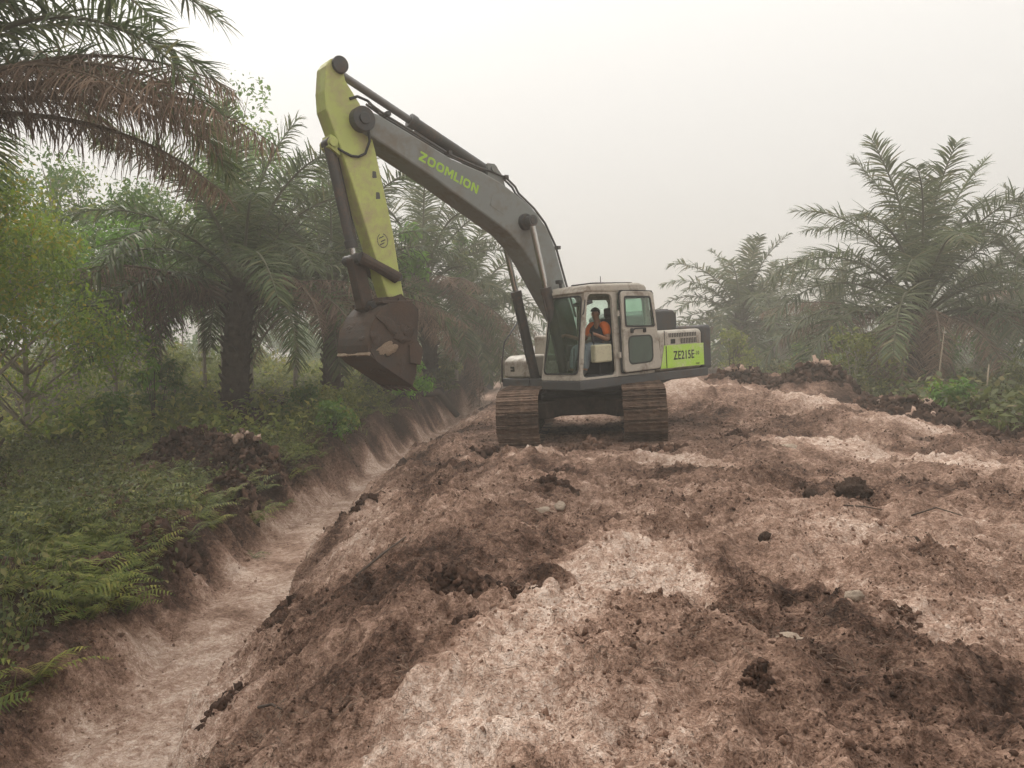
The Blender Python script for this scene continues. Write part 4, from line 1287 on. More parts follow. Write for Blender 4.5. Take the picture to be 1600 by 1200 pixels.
for k, (xx, yy, zz, an_) in enumerate(((4.97, 0.2, 2.08, 20), (4.90, -0.25, 2.26, 28), (4.66, 0.1, 1.56, 125), (4.99, -0.1, 1.92, 5))):
    o = bpy.data.objects.new('stuck_clay', blob_mesh('stuck_clay', 87 + k, M_STEEL, 4, 0.9, 0.8)); link(o, bucket)
    o.location = (xx, yy, zz); o.scale = (0.022, 0.24, 0.11); o.rotation_euler = (0, R(-an_), 0)
for y0, y1 in ((0.511, 0.54), (-0.54, -0.511)):
    b = MB(); b.prism([(4.14, 2.0), (4.05, 1.85), (4.12, 1.62), (4.30, 1.66), (4.30, 1.94)], y0 - 0.02, y1); b.build('side_cutter', M_STEEL, bucket, 0.006)

# ------------------------------------------------------------------ operator
def skin_mesh(name, verts, edges, radii, root, mat, parent=None, sub=2):
    me = bpy.data.meshes.new(name)
    me.from_pydata([tuple(v) for v in verts], edges, [])
    me.materials.append(mat)
    o = bpy.data.objects.new(name, me)
    link(o, parent)
    mo = o.modifiers.new('skin', 'SKIN')
    mo.use_smooth_shade = True
    sk = me.skin_vertices[0].data
    for i, r in enumerate(radii):
        sk[i].radius = r if isinstance(r, tuple) else (r, r)
        sk[i].use_root = (i == root)
    ss = o.modifiers.new('sub', 'SUBSURF')
    ss.levels = ss.render_levels = sub
    return o


# positions are in machine axes (x forward, y left, z up), moved to the seat
PV, PE, PR = [], [], []


def pv(x, y, z, r, to=None):
    PV.append((x, y, z)); PR.append(r)
    if to is not None:
        PE.append((to, len(PV) - 1))
    return len(PV) - 1


pel = pv(0.30, 0.83, 1.70, (0.15, 0.11))
wst = pv(0.29, 0.83, 1.86, (0.14, 0.10), pel)
chs = pv(0.30, 0.83, 2.03, (0.155, 0.105), wst)
nkb = pv(0.32, 0.83, 2.16, 0.065, chs)
nk = pv(0.345, 0.83, 2.215, 0.05, nkb)
hd = pv(0.37, 0.83, 2.30, (0.072, 0.085), nk)
ht = pv(0.375, 0.83, 2.385, (0.068, 0.08), hd)
arms = []
for s_, (ex, ey, ez), (hx, hy, hz) in ((1, (0.36, 1.12, 1.83), (0.72, 1.13, 1.95)), (-1, (0.40, 0.54, 1.84), (0.80, 0.50, 1.95))):
    sh = pv(0.30, 0.83 + s_ * 0.18, 2.10, 0.062, chs)
    el = pv(ex, ey, ez, 0.044, sh)
    wr = pv(hx, hy, hz, 0.029, el)
    pm = pv(hx + 0.07, hy, hz + 0.01, (0.034, 0.022), wr)
    for k in range(4):     # fingers curled round the lever
        yk = hy + (k - 1.5) * 0.017
        f1 = pv(hx + 0.115, yk, hz + 0.015 - 0.006 * abs(k - 1.3), 0.009, pm)
        f2 = pv(hx + 0.145 - 0.004 * k, yk, hz - 0.012, 0.0085, f1)
        pv(hx + 0.125 - 0.004 * k, yk, hz - 0.036, 0.008, f2)
    t1 = pv(hx + 0.05, hy - s_ * 0.035, hz + 0.012, 0.011, pm)
    pv(hx + 0.09, hy - s_ * 0.045, hz + 0.005, 0.009, t1)
    arms.append((sh, el, wr))
legs = []
for s_, kx in ((1, 0.74), (-1, 0.80)):
    hp = pv(0.34, 0.83 + s_ * 0.09, 1.69, 0.085, pel)
    kn = pv(kx, 0.83 + s_ * 0.15, 1.71, 0.062, hp)
    an = pv(kx + 0.10, 0.83 + s_ * 0.14, 1.31, 0.042, kn)
    hl = pv(kx + 0.12, 0.83 + s_ * 0.14, 1.255, 0.036, an)
    pv(kx + 0.27, 0.83 + s_ * 0.15, 1.245, (0.038, 0.026), hl)
    legs.append((hp, kn, an))
person = skin_mesh('person', PV, PE, PR, 0, M_SKIN)
person.matrix_world = mw @ Matrix.Translation((0.05, 0, 0))
tag(person, 'person in orange and navy shirt and grey jeans seated in the excavator cab', 'person')
# hair, face
v, f = ico(3)
v = v * np.array([0.098, 0.088, 0.10])
vv = v + np.array([0.365, 0.83, 2.345])
keepv = (v[:, 2] > 0.012) | ((v[:, 0] < -0.02) & (v[:, 2] > -0.055))
fk = f[keepv[f].all(1)]
hm = mesh_np('hair', vv * 1.0, [fk], M_HAIR, smooth=True)
hair = bpy.data.objects.new('hair', hm); link(hair, person)
so = hair.modifiers.new('solid', 'SOLIDIFY'); so.thickness = 0.02
b = MB(); b.add([(0.452, 0.83, 2.335), (0.450, 0.845, 2.285), (0.450, 0.815, 2.285), (0.480, 0.83, 2.288)], [(0, 1, 3), (0, 3, 2), (1, 2, 3), (0, 2, 1)]); b.build('nose', M_SKIN, person)
for s_ in (1, -1):
    v, f = ico(1)
    o = bpy.data.objects.new('eye', mesh_np('eye', v * np.array([0.006, 0.012, 0.007]) + np.array([0.449, 0.83 + s_ * 0.032, 2.325]), [f], M_HAIR)); link(o, person)
    o = bpy.data.objects.new('ear', mesh_np('ear', v * np.array([0.022, 0.010, 0.03]) + np.array([0.365, 0.83 + s_ * 0.078, 2.305]), [f], M_SKIN, smooth=True)); link(o, person)
b = MB(); b.box((0.449, 0.83, 2.252), (0.008, 0.045, 0.008)); b.build('mouth', M_NAVY, person)
# shirt: navy front and back, orange shoulders and sleeves
sv = [PV[pel], PV[wst], PV[chs], (0.318, 0.83, 2.165), PV[arms[0][0]], PV[arms[1][0]]]
skin_mesh('shirt_body', sv, [(0, 1), (1, 2), (2, 3), (2, 4), (2, 5)], [(0.168, 0.128), (0.160, 0.120), (0.180, 0.130), (0.09, 0.085), 0.082, 0.082], 0, M_NAVY, person)
for (sh, el, wr) in arms:
    A, B = Vector(PV[sh]), Vector(PV[el])
    mid = A.lerp(B, 0.72)
    st = Vector((0.32, 0.83, 2.145)).lerp(A, 0.35)
    skin_mesh('sleeve', [st, A, A.lerp(B, 0.4), mid], [(0, 1), (1, 2), (2, 3)], [0.075, 0.096, 0.080, 0.070], 0, M_ORANGE, person)
tv, te, tr_ = [(0.30, 0.83, 1.70)], [], [(0.165, 0.12)]
for hp, kn, an in legs:
    i0 = len(tv)
    tv += [PV[hp], PV[kn], PV[an]]
    te += [(0, i0), (i0, i0 + 1), (i0 + 1, i0 + 2)]
    tr_ += [0.100, 0.080, 0.064]
skin_mesh('trousers', tv, te, tr_, 0, M_JEANS, person)
for hp, kn, an in legs:
    A = Vector(PV[an])
    skin_mesh('boot', [A + Vector((0, 0, -0.01)), A + Vector((0.02, 0, -0.06)), A + Vector((0.18, 0.01, -0.068))], [(0, 1), (1, 2)], [0.052, 0.05, (0.05, 0.035)], 1, M_BOOT, person)

# ------------------------------------------------------------------ palms


def frond_mesh(name, L, e0, bend, n, ll, mat, rmat, seed, dead=False, wid=0.045):
    """one feather leaf from the origin along +X: arched rachis and two ranks of drooping leaflets"""
    r = np.random.default_rng(seed)
    K = 26
    s = np.linspace(0, 1, K)
    ang = e0 - bend * s ** 1.35
    sidew = r.uniform(-0.25, 0.25) * s ** 2
    dx, dz = np.cos(ang), np.sin(ang)
    st = L / (K - 1)
    P = np.zeros((K, 3))
    for i in range(1, K):
        P[i] = P[i - 1] + st * np.array([dx[i] * math.cos(sidew[i]), dx[i] * math.sin(sidew[i]), dz[i]])
    Vs, Q, T = [], [], []
    # rachis: 4-sided
    rad = 0.055 * (1 - s) ** 0.8 + 0.007
    tang = np.gradient(P, axis=0)
    tang /= np.linalg.norm(tang, axis=1)[:, None]
    lat = np.cross(tang, [0, 0, 1.0])
    lat /= np.maximum(np.linalg.norm(lat, axis=1), 1e-6)[:, None]
    up = np.cross(lat, tang)
    for k, (a, b_) in enumerate(((1, 0.4), (-1, 0.4), (-0.8, -0.7), (0.8, -0.7))):
        Vs.append(P + lat * (rad * a)[:, None] + up * (rad * b_)[:, None])
    RV = np.stack(Vs, 1).reshape(-1, 3)
    i0 = np.arange(K - 1)
    rq = [np.stack([i0 * 4 + k, i0 * 4 + (k + 1) % 4, (i0 + 1) * 4 + (k + 1) % 4, (i0 + 1) * 4 + k], -1) for k in range(4)]
    RF = np.concatenate(rq)
    # leaflets
    t = np.concatenate([np.linspace(0.16, 0.995, n)] * 2) + r.normal(0, 0.004, 2 * n)
    t = np.clip(t, 0.12, 1)
    sd = np.repeat([1.0, -1.0], n)
    keep = r.random(2 * n) > (0.16 if dead else 0.03)
    t, sd = t[keep], sd[keep]
    m_ = len(t)
    fi = t * (K - 1)
    base = np.stack([np.interp(fi, np.arange(K), P[:, j]) for j in range(3)], -1)
    tg = np.stack([np.interp(fi, np.arange(K), tang[:, j]) for j in range(3)], -1)
    la = np.stack([np.interp(fi, np.arange(K), lat[:, j]) for j in range(3)], -1)
    uu = np.cross(la, tg)
    prof = np.clip(np.sin(np.pi * np.clip((t - 0.05) / 1.02, 0, 1)) ** 0.55, 0.22, 1)
    length = ll * prof * r.uniform(0.82, 1.12, m_)
    fwd = 0.35 + 0.75 * t ** 2 + r.normal(0, 0.16, m_)
    rise = r.choice([-0.30, 0.15, 0.55], m_) + r.normal(0, 0.20, m_)
    if dead:
        rise = r.normal(-0.55, 0.3, m_)
        fwd = 0.5 + r.normal(0, 0.25, m_)
    d = la * sd[:, None] + tg * fwd[:, None] + uu * rise[:, None]
    d /= np.linalg.norm(d, axis=1)[:, None]
    g = np.array([0, 0, -1.0])
    droop = (r.uniform(0.9, 1.7, m_) if dead else r.uniform(0.35, 1.25, m_))
    pts, cur = [base], base
    dd = d.copy()
    ns = 4
    for k in range(ns):
        cur = cur + dd * (length / ns)[:, None]
        pts.append(cur)
        dd = dd + g * (droop / ns * (1.0 if k else 0.6))[:, None]
        if dead:
            dd = dd + r.normal(0, 0.10, (m_, 3))
        dd /= np.linalg.norm(dd, axis=1)[:, None]
    wv = np.cross(d, uu + 0.3 * r.normal(0, 1, (m_, 3)))
    wv /= np.maximum(np.linalg.norm(wv, axis=1), 1e-6)[:, None]
    ws = np.array([0.45, 1.0, 0.9, 0.6, 0.06]) * wid * 0.5 * (0.5 if dead else 1.0)
    LV = np.stack([np.stack([pts[k] + wv * ws[k], pts[k] - wv * ws[k]], 1) for k in range(ns + 1)], 1).reshape(-1, 3)
    b0 = len(RV) + np.arange(m_) * (2 * ns + 2)
    LQ = np.concatenate([np.stack([b0 + 2 * k, b0 + 2 * k + 1, b0 + 2 * k + 3, b0 + 2 * k + 2], -1) for k in range(ns)])
    lt = np.clip(r.random(m_) * 0.75 + 0.25 * t * r.random(m_), 0, 1)
    tint_ = np.concatenate([np.full(len(RV), 0.6), np.repeat(lt, 2 * ns + 2)])
    me = mesh_np(name, np.concatenate([RV, LV]), [np.concatenate([RF, LQ])], None, tint_)
    me.materials.append(mat)
    me.materials.append(rmat)
    mi = np.zeros(len(RF) + len(LQ), np.int32)
    mi[:len(RF)] = 1
    me.polygons.foreach_set('material_index', mi)
    return me


ELEV = [84, 72, 60, 47, 34, 20, 6]


def frond_set(prefix, L, n, ll, mat, wid, seed):
    g = []
    for i, e in enumerate(ELEV):
        g.append([frond_mesh('frond', L * (0.92 if i == 0 else 1.0), R(e), R(66 + 8 * i if i else 40), n, ll, mat, M_RACH, seed + 10 * i + k, False, wid) for k in range(2)])
    d = []
    for i, (e, bd) in enumerate(((18, 95), (-8, 70), (-38, 46), (30, 120), (22, 52))):
        d.append(frond_mesh('dead_frond', L * 0.9, R(e), R(bd), n, ll * 0.95, M_DEAD, M_RACHD, seed + 200 + i, True, wid))
    return g, d


FS_NEAR = frond_set('near', 5.6, 125, 0.98, M_PALM, 0.044, 1000)
FS_MID = frond_set('mid', 5.2, 105, 0.92, M_PALM, 0.046, 2000)
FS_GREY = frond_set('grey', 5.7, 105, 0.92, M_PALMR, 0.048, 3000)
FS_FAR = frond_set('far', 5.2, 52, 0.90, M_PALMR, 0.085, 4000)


def palm_trunk(h, r, seed, flare=1.25):
    rr = np.random.default_rng(seed)
    b = MB()
    K = 9
    lean = rr.normal(0, 0.05, 2)
    ctr = lambda z: (lean[0] * z * z * 0.2, lean[1] * z * z * 0.2)
    b.tube([(*ctr(h * k / K), h * k / K - (0.3 if k == 0 else 0)) for k in range(K + 1)], [r * (flare if k == 0 else 1.0) * 0.82 for k in range(K + 1)], 14)
    nst = int(h / 0.055)
    for i in range(nst):     # old leaf bases in a spiral
        z = 0.12 + (h - 0.1) * i / nst
        a = i * 2.39996
        cx_, cy_ = ctr(z)
        w_ = rr.uniform(0.08, 0.13)
        ln = rr.uniform(0.16, 0.34) * (1.3 if z > h * 0.7 else 1.0)
        ca, sa = math.cos(a), math.sin(a)
        base = Vector((cx_ + ca * r * 0.72, cy_ + sa * r * 0.72, z))
        tip = base + Vector((ca * ln * 0.62, sa * ln * 0.62, ln * rr.uniform(0.4, 0.95)))
        tx = Vector((-sa, ca, 0))
        up_ = Vector((0, 0, 1))
        vs = [base + tx * w_ - up_ * 0.05, base - tx * w_ - up_ * 0.05, base - tx * w_ * .7 + up_ * 0.10, base + tx * w_ * .7 + up_ * 0.10,
              tip + tx * w_ * .45, tip - tx * w_ * .45, tip - tx * w_ * .4 + up_ * 0.05, tip + tx * w_ * .4 + up_ * 0.05]
        b.add(vs, [(0, 1, 5, 4), (1, 2, 6, 5), (2, 3, 7, 6), (3, 0, 4, 7), (4, 5, 6, 7)])
    return b, Vector((*ctr(h), h))


def palm(x, y, h, r, fs, ngreen, ndead, seed, label, group, scale=1.0, dead_bias=None, name='oil_palm', spin=0.0, zoff=0.0, low=7):
    rr = random.Random(seed)
    root = empty(name, (x, y, gz(x, y) - 0.05 + zoff))
    root.scale = (scale,) * 3
    tag(root, label, 'palm tree', group)
    b, topv = palm_trunk(h, r, seed)
    b.build('trunk', M_PTRUNK, root)
    green, dead = fs
    for i in range(ngreen):
        k = i / max(1, ngreen - 1)
        lvl = min(low - 1, int(k ** 0.85 * low))
        o = bpy.data.objects.new('frond', rr.choice(green[lvl]))
        link(o, root)
        a = i * 2.39996 + rr.uniform(-.25, .25) + spin
        rad = 0.10 + 0.22 * k
        o.location = topv + Vector((math.cos(a) * rad, math.sin(a) * rad, 0.15 - 0.55 * k))
        o.rotation_euler = (rr.uniform(-.12, .12), rr.uniform(-.10, .10), a)
        o.scale = (rr.uniform(0.88, 1.1),) * 3
    for i in range(ndead):
        o = bpy.data.objects.new('dead_frond', rr.choice(dead))
        link(o, root)
        a = i * 2.39996 + 1.0 + rr.uniform(-.4, .4)
        if dead_bias and i < len(dead_bias):
            a = R(dead_bias[i][0] if isinstance(dead_bias[i], tuple) else dead_bias[i])
            if isinstance(dead_bias[i], tuple):
                o.data = dead[dead_bias[i][1]]
        o.location = topv + Vector((math.cos(a) * 0.34, math.sin(a) * 0.34, -0.45 - 0.25 * rr.random()))
        o.rotation_euler = (rr.uniform(-.15, .15), rr.uniform(-.15, .15), a)
        o.scale = (rr.uniform(0.8, 1.05),) * 3
    return root


GL = 'palms on the ditch side'
GR = 'palms beyond the right of the mound'
palm(-8.75, 12.3, 6.6, 0.42, FS_NEAR, 30, 9, 5, 'tall near palm at the left edge, its fronds filling the upper left corner', GL, 1.0, [(-5, 4), (12, 4), (28, 4), (-22, 4), (48, 4), (5, 4), (-12, 4), (35, 4), (70, 4), (-40, 4), (20, 4)], low=5)
palm(-7.95, 22.0, 4.1, 0.46, FS_MID, 32, 22, 6, 'dark bushy palm with thick trunk and hanging brown fronds left of the bucket', GL, 1.0, [(180, 4), (195, 0), (165, 4), (0, 4), (232, 4), (308, 4), (216, 3), (322, 3), (-15, 0), (20, 0), (210, 0), (345, 4), (150, 0), (30, 4), (200, 4), (225, 4), (335, 0), (90, 0), (170, 0), (10, 0), (350, 3), (190, 3), (130, 4), (50, 4)], low=6)
palm(-6.1, 26.0, 4.3, 0.36, FS_MID, 26, 12, 7, 'palm directly behind the bucket with a skirt of dry brown fronds', GL, 1.0, [(0, 4), (-15, 0), (180, 0), (20, 0), (200, 4), (10, 3), (170, 4), (340, 4), (160, 3), (30, 0), (150, 0), (350, 0)], low=6)
palm(-3.6, 34.0, 4.2, 0.38, FS_GREY, 30, 16, 8, 'palm behind the lime green arm with bright tree beside it', GL, 1.05, [270, 300, 240, 0, 180])
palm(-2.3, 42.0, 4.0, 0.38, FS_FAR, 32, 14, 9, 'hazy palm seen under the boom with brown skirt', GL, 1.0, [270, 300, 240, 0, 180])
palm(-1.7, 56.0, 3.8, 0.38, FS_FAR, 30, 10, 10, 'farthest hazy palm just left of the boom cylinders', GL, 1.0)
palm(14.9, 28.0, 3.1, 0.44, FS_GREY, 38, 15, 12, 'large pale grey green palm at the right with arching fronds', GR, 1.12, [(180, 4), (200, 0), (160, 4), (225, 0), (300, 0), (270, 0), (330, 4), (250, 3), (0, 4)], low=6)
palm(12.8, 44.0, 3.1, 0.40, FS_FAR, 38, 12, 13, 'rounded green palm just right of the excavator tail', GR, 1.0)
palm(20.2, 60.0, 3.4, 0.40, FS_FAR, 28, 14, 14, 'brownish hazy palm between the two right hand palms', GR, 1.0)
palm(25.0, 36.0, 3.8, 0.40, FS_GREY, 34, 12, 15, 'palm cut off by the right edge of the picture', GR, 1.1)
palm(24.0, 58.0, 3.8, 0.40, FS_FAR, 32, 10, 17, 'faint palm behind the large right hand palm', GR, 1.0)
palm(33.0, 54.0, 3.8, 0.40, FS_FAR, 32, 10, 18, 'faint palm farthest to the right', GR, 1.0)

# ------------------------------------------------------------------ broadleaf trees


def leaf_cloud(name, centres, radii, per, size, mat, seed, flat=0.75):
    r = np.random.default_rng(seed)
    C = np.repeat(np.asarray(centres), per, 0)
    Rr = np.repeat(np.asarray(radii), per)
    n_ = len(C)
    d = r.normal(0, 1, (n_, 3)) * np.array([1, 1, flat])
    d *= (r.random(n_) ** 0.4 / np.maximum(np.linalg.norm(d, axis=1), 1e-6))[:, None]
    P = C + d * Rr[:, None]
    s_ = size * r.uniform(0.6, 1.3, n_)
    Rm = rotmats(r.normal(0, 0.6, n_), r.normal(0.45, 0.5, n_), r.uniform(0, 6.28, n_))
    tpl = np.array([[0, 0, 0], [0.45, 0.24, 0.06], [1.0, 0, -0.12], [0.45, -0.24, 0.06]])
    Vv = np.einsum('nij,vj->nvi', Rm, tpl) * s_[:, None, None] + P[:, None]
    b0 = np.arange(n_) * 4
    Fq = np.stack([b0, b0 + 1, b0 + 2, b0 + 3], -1)
    clump = np.repeat(r.random(len(centres)), per)
    tt = np.repeat(np.clip(0.6 * r.random(n_) + 0.45 * clump - 0.02, 0, 1), 4)
    return mesh_np(name, Vv.reshape(-1, 3), [Fq], mat, tt)


def slender_tree(h, z0, wid, seed, leaf, size, mat, nclump=26):
    """trunk with limbs and a leaf crown, returned as (trunk builder, crown mesh)"""
    rr = np.random.default_rng(seed)
    b = MB()
    bend = rr.normal(0, 0.25, 2)
    K = 8
    pts = [Vector((bend[0] * (k / K) ** 2, bend[1] * (k / K) ** 2, h * 0.92 * k / K - (0.2 if k == 0 else 0))) for k in range(K + 1)]
    rad = [0.085 * (1 - 0.8 * k / K) * (1.25 if k == 0 else 1) for k in range(K + 1)]
    b.tube(pts, rad, 8)
    cs, rs = [], []
    for i in range(nclump):
        t = rr.uniform(0, 1)
        z = z0 + (h - z0) * t
        a = rr.uniform(0, 6.28)
        rad_ = wid * (0.25 + 0.75 * math.sin(math.pi * min(0.95, 0.25 + 0.7 * t))) * rr.uniform(0.35, 1.0)
        c = Vector((math.cos(a) * rad_ + bend[0] * t, math.sin(a) * rad_ + bend[1] * t, z + rr.normal(0, 0.25)))
        kb = min(K, int((max(0.1, z - 0.9) / (h * 0.92)) * K))
        b.tube([pts[kb], pts[kb].lerp(c, 0.55) + Vector((0, 0, 0.12)), c], [0.03, 0.018, 0.006], 5)
        cs.append(c[:]); rs.append(rr.uniform(0.45, 0.9) * wid / 2.0)
    return b, leaf_cloud('crown', cs, rs, leaf, size, mat, seed + 900)


TREEV = []
for k, (h, z0, wd, mat_) in enumerate(((9.5, 4.6, 2.0, M_BROAD), (8.6, 4.2, 1.8, M_BROAD), (10.5, 5.0, 2.2, M_BROAD), (8.0, 3.9, 2.0, M_BROADY))):
    b, cm = slender_tree(h, z0, wd, 300 + k, 85, 0.21, mat_)
    o = b.build('tmp', M_BARK)
    TREEV.append((o.data, cm)); bpy.data.objects.remove(o)
tr_rng = random.Random(42)
spots = [(-9.6, 27.0), (-10.7, 29.5), (-12.2, 30.5), (-11.2, 33.0), (-8.9, 31.5), (-14.2, 31.0), (-13.0, 34.5), (-15.6, 33.5), (-17.2, 30.5), (-16.4, 27.5), (-9.9, 35.5), (-7.6, 35.0), (-18.8, 33.0)]
tries = 0
while len(spots) < 36 and tries < 4000:
    tries += 1
    y = tr_rng.uniform(25, 62)
    x = tr_rng.uniform(-0.82 * y, -0.20 * y - 0.5)
    if all((x - a) ** 2 + (y - c) ** 2 > 2.4 ** 2 for a, c in spots):
        spots.append((x, y))
for i, (x, y) in enumerate(spots):
    tm, cm = TREEV[tr_rng.choice([0, 0, 1, 1, 2, 2, 3])]
    root = empty('rubber_tree', (x, y, gz(x, y)), tr_rng.uniform(0, 6.28))
    s_ = tr_rng.uniform(0.78, 1.05)
    root.scale = (s_, s_, s_)
    tag(root, 'slender pale trunked tree in the wood behind the left palms', 'tree', 'slender trees of the left wood')
    o = bpy.data.objects.new('trunk', tm); link(o, root)
    o = bpy.data.objects.new('crown', cm); link(o, root)


def bush_tree(name, label, cat, x, y, h, wid, seed, mat, size, n_c, per, group=None, z0=0.25, stem=0.04):
    rr = np.random.default_rng(seed)
    root = empty(name, (x, y, gz(x, y)))
    tag(root, label, cat, group)
    b = MB()
    cs, rs = [], []
    for i in range(n_c):
        t = rr.random() ** 0.8
        z = h * (z0 + (1 - z0) * t)
        rad_ = wid * (0.35 + 0.65 * math.sin(math.pi * (0.2 + 0.72 * t))) * rr.uniform(0.2, 1)
        a = rr.uniform(0, 6.28)
        c = Vector((math.cos(a) * rad_, math.sin(a) * rad_, z))
        b.tube([(rr.normal(0, .05 * wid), rr.normal(0, .05 * wid), -0.05), (c.x * 0.4, c.y * 0.4, z * 0.55), c], [stem, stem * 0.6, stem * 0.2], 5)
        cs.append(c[:]); rs.append(wid * rr.uniform(0.22, 0.42))
    b.build('stem', M_BARK if h > 2 else M_STICKD, root)
    o = bpy.data.objects.new('foliage', leaf_cloud('foliage', cs, rs, per, size, mat, seed + 31)); link(o, root)
    return root


def leafy_tree(label, x, y, h, z0, wid, seed, mat, size, leaf, ncl):
    b_, cm_ = slender_tree(h, z0, wid, seed, leaf, size, mat, ncl)
    root = empty('broadleaf_tree', (x, y, gz(x, y)))
    tag(root, label, 'tree')
    b_.build('trunk', M_BARK, root)
    o_ = bpy.data.objects.new('crown', cm_); link(o_, root)


leafy_tree('leafy tree with yellow and orange leaves at the left edge', -10.6, 15.2, 5.6, 2.2, 2.1, 501, M_BROADY, 0.12, 230, 46)
leafy_tree('bright green leafy tree behind the yellowing one at the left edge', -11.4, 18.0, 5.3, 1.6, 2.4, 502, M_BROADY, 0.13, 220, 46)
leafy_tree('bright green young tree between the left edge and the bushy palm', -11.9, 23.0, 5.6, 2.4, 2.0, 507, M_BRIGHT, 0.15, 160, 34)
leafy_tree('green leafy tree left of the dark bushy palm', -13.0, 27.5, 7.5, 3.0, 2.4, 503, M_BROAD, 0.20, 120, 40)
leafy_tree('bright lime leaved tree just right of the lime green arm', -3.95, 30.0, 6.6, 3.2, 0.8, 504, M_BRIGHT, 0.30, 48, 22)
leafy_tree('small pale leafy tree rising between the palms under the boom', -2.75, 38.0, 7.0, 4.2, 0.9, 505, M_BROAD, 0.26, 50, 18)

# ------------------------------------------------------------------ undergrowth


def fern_template(seed, nf=7, L=0.75, pin=11):
    r = np.random.default_rng(seed)
    Vv, Fq, T, base = [], [], [], 0
    for i in range(nf):
        a = i * 2.4 + r.uniform(-.3, .3)
        e0 = r.uniform(0.7, 1.25)
        K = pin
        s = np.linspace(0, 1, K)
        ang = e0 - s ** 1.3 * r.uniform(1.1, 1.8)
        ln = L * r.uniform(0.7, 1.15)
        hx = np.concatenate([[0], np.cumsum(np.cos(ang[1:]))]) * ln / K
        hz = np.concatenate([[0], np.cumsum(np.sin(ang[1:]))]) * ln / K
        ca, sa = math.cos(a), math.sin(a)
        P = np.stack([hx * ca, hx * sa, hz], -1)
        lat = np.array([-sa, ca, 0])
        fw = np.array([ca, sa, 0])
        w = 0.20 * ln * np.sin(np.pi * np.clip(0.12 + 0.88 * s, 0, 1)) ** 0.7 + 0.01
        for k in range(1, K):
            for sd in (1, -1):
                p0 = P[k]
                tip = p0 + lat * sd * w[k] + fw * w[k] * 0.35 + np.array([0, 0, -w[k] * r.uniform(0.1, 0.5)])
                th = ln / K * 0.42
                Vv += [p0 - fw * th * 0.6, p0 + fw * th, tip]
                Fq.append([base, base + 1, base + 2]); base += 3
                T += [r.random()] * 3
    return np.array(Vv), [np.array(Fq)], np.array(T)


def grass_template(seed, nb=14, L=0.5, spread=0.16):
    r = np.random.default_rng(seed)
    Vv, Fq, T, base = [], [], [], 0
    for i in range(nb):
        a = r.uniform(0, 6.28)
        px, py = r.normal(0, spread * 0.5, 2)
        ln = L * r.uniform(0.5, 1.2)
        lean = r.uniform(0.15, 0.8)
        w = 0.009 * r.uniform(0.8, 1.8)
        ca, sa = math.cos(a), math.sin(a)
        lat = np.array([-sa, ca, 0]) * w
        p0 = np.array([px, py, -0.02])
        p1 = p0 + np.array([ca * lean * 0.3, sa * lean * 0.3, 0.55]) * ln
        p2 = p1 + np.array([ca * lean * 0.7, sa * lean * 0.7, 0.40 - 0.35 * lean]) * ln
        Vv += [p0 + lat, p0 - lat, p1 - lat * .8, p1 + lat * .8, p2 + lat * .1, p2 - lat * .1]
        Fq += [[base, base + 1, base + 2, base + 3], [base + 3, base + 2, base + 5, base + 4]]
        T += [r.random()] * 6
        base += 6
    return np.array(Vv), [np.array(Fq)], np.array(T)


def leafy_template(seed, n_=26, L=0.45, size=0.12):
    r = np.random.default_rng(seed)
    P = r.normal(0, 1, (n_, 3)) * np.array([0.32, 0.32, 0.22]) * L + np.array([0, 0, 0.5 * L])
    P[:, 2] = np.abs(P[:, 2]) + 0.03
    Rm = rotmats(r.normal(0, 0.5, n_), r.normal(0.3, 0.5, n_), r.uniform(0, 6.28, n_))
    tpl = np.array([[0, 0, 0], [0.45, 0.26, 0.05], [1.0, 0, -0.1], [0.45, -0.26, 0.05]]) * size
    Vv = (np.einsum('nij,vj->nvi', Rm, tpl) + P[:, None]).reshape(-1, 3)
    b0 = np.arange(n_) * 4
    return Vv, [np.stack([b0, b0 + 1, b0 + 2, b0 + 3], -1)], np.repeat(r.random(n_), 4)


FERN = [fern_template(i, 7, 0.8, 10) for i in range(4)]
FERNF = [fern_template(40 + i, 8, 0.62, 17) for i in range(4)]
GRASS = [grass_template(i) for i in range(5)]
LEAFT = [leafy_template(i, 26, 0.5, 0.13) for i in range(4)]


def cover(name, label, cat, temps, mat, X, Y, size):
    n_ = len(X)
    pos = np.stack([X, Y, ground(X, Y, False) - 0.02], -1)
    Vv, Fq, T = scatter(temps, pos, size, rng.normal(0, .12, n_), rng.normal(0, .12, n_), rng.uniform(0, 6.28, n_))
    o = bpy.data.objects.new(name, mesh_np(name, Vv, Fq, mat, T))
    return tag(link(o), label, cat, kind='stuff')


def left_pts(n_, margin, y0, y1, power=1.6, maxw=14.0):
    y = y0 + (y1 - y0) * rng.random(n_) ** power
    xc = np.interp(y, DITCH_Y, DITCH_X)
    x = xc - margin - 0.45 * (1 + pnoise(y * 0.7, y * 0 + 4.4, 330)) * rng.random(n_) - (rng.random(n_) ** 1.15) * np.minimum(maxw, 0.75 * y + 1.5)
    k = fbm(x, y, 0.7, 3, 300 + int(margin * 10)) + rng.normal(0, 0.18, n_) > -0.10
    # the two heaps of fresh black soil stay bare
    for hx, hy, hr in ((-5.0, 14.2, 0.75), (-6.3, 15.0, 0.9), (-4.6, 12.4, 0.45)):
        k &= ((x - hx) ** 2 + (y - hy) ** 2) > hr ** 2
    return x[k], y[k]


def right_pts(n_, y0, y1, power=1.3):
    y = y0 + (y1 - y0) * rng.random(n_) ** power
    x = 9.5 + 0.002 * y * y + rng.random(n_) ** 1.2 * (0.62 * y + 3) - 0.3 * np.abs(rng.normal(0, 1, n_))
    k = fbm(x, y, 0.4, 3, 310) + rng.normal(0, 0.25, n_) > -0.25
    return x[k], y[k]


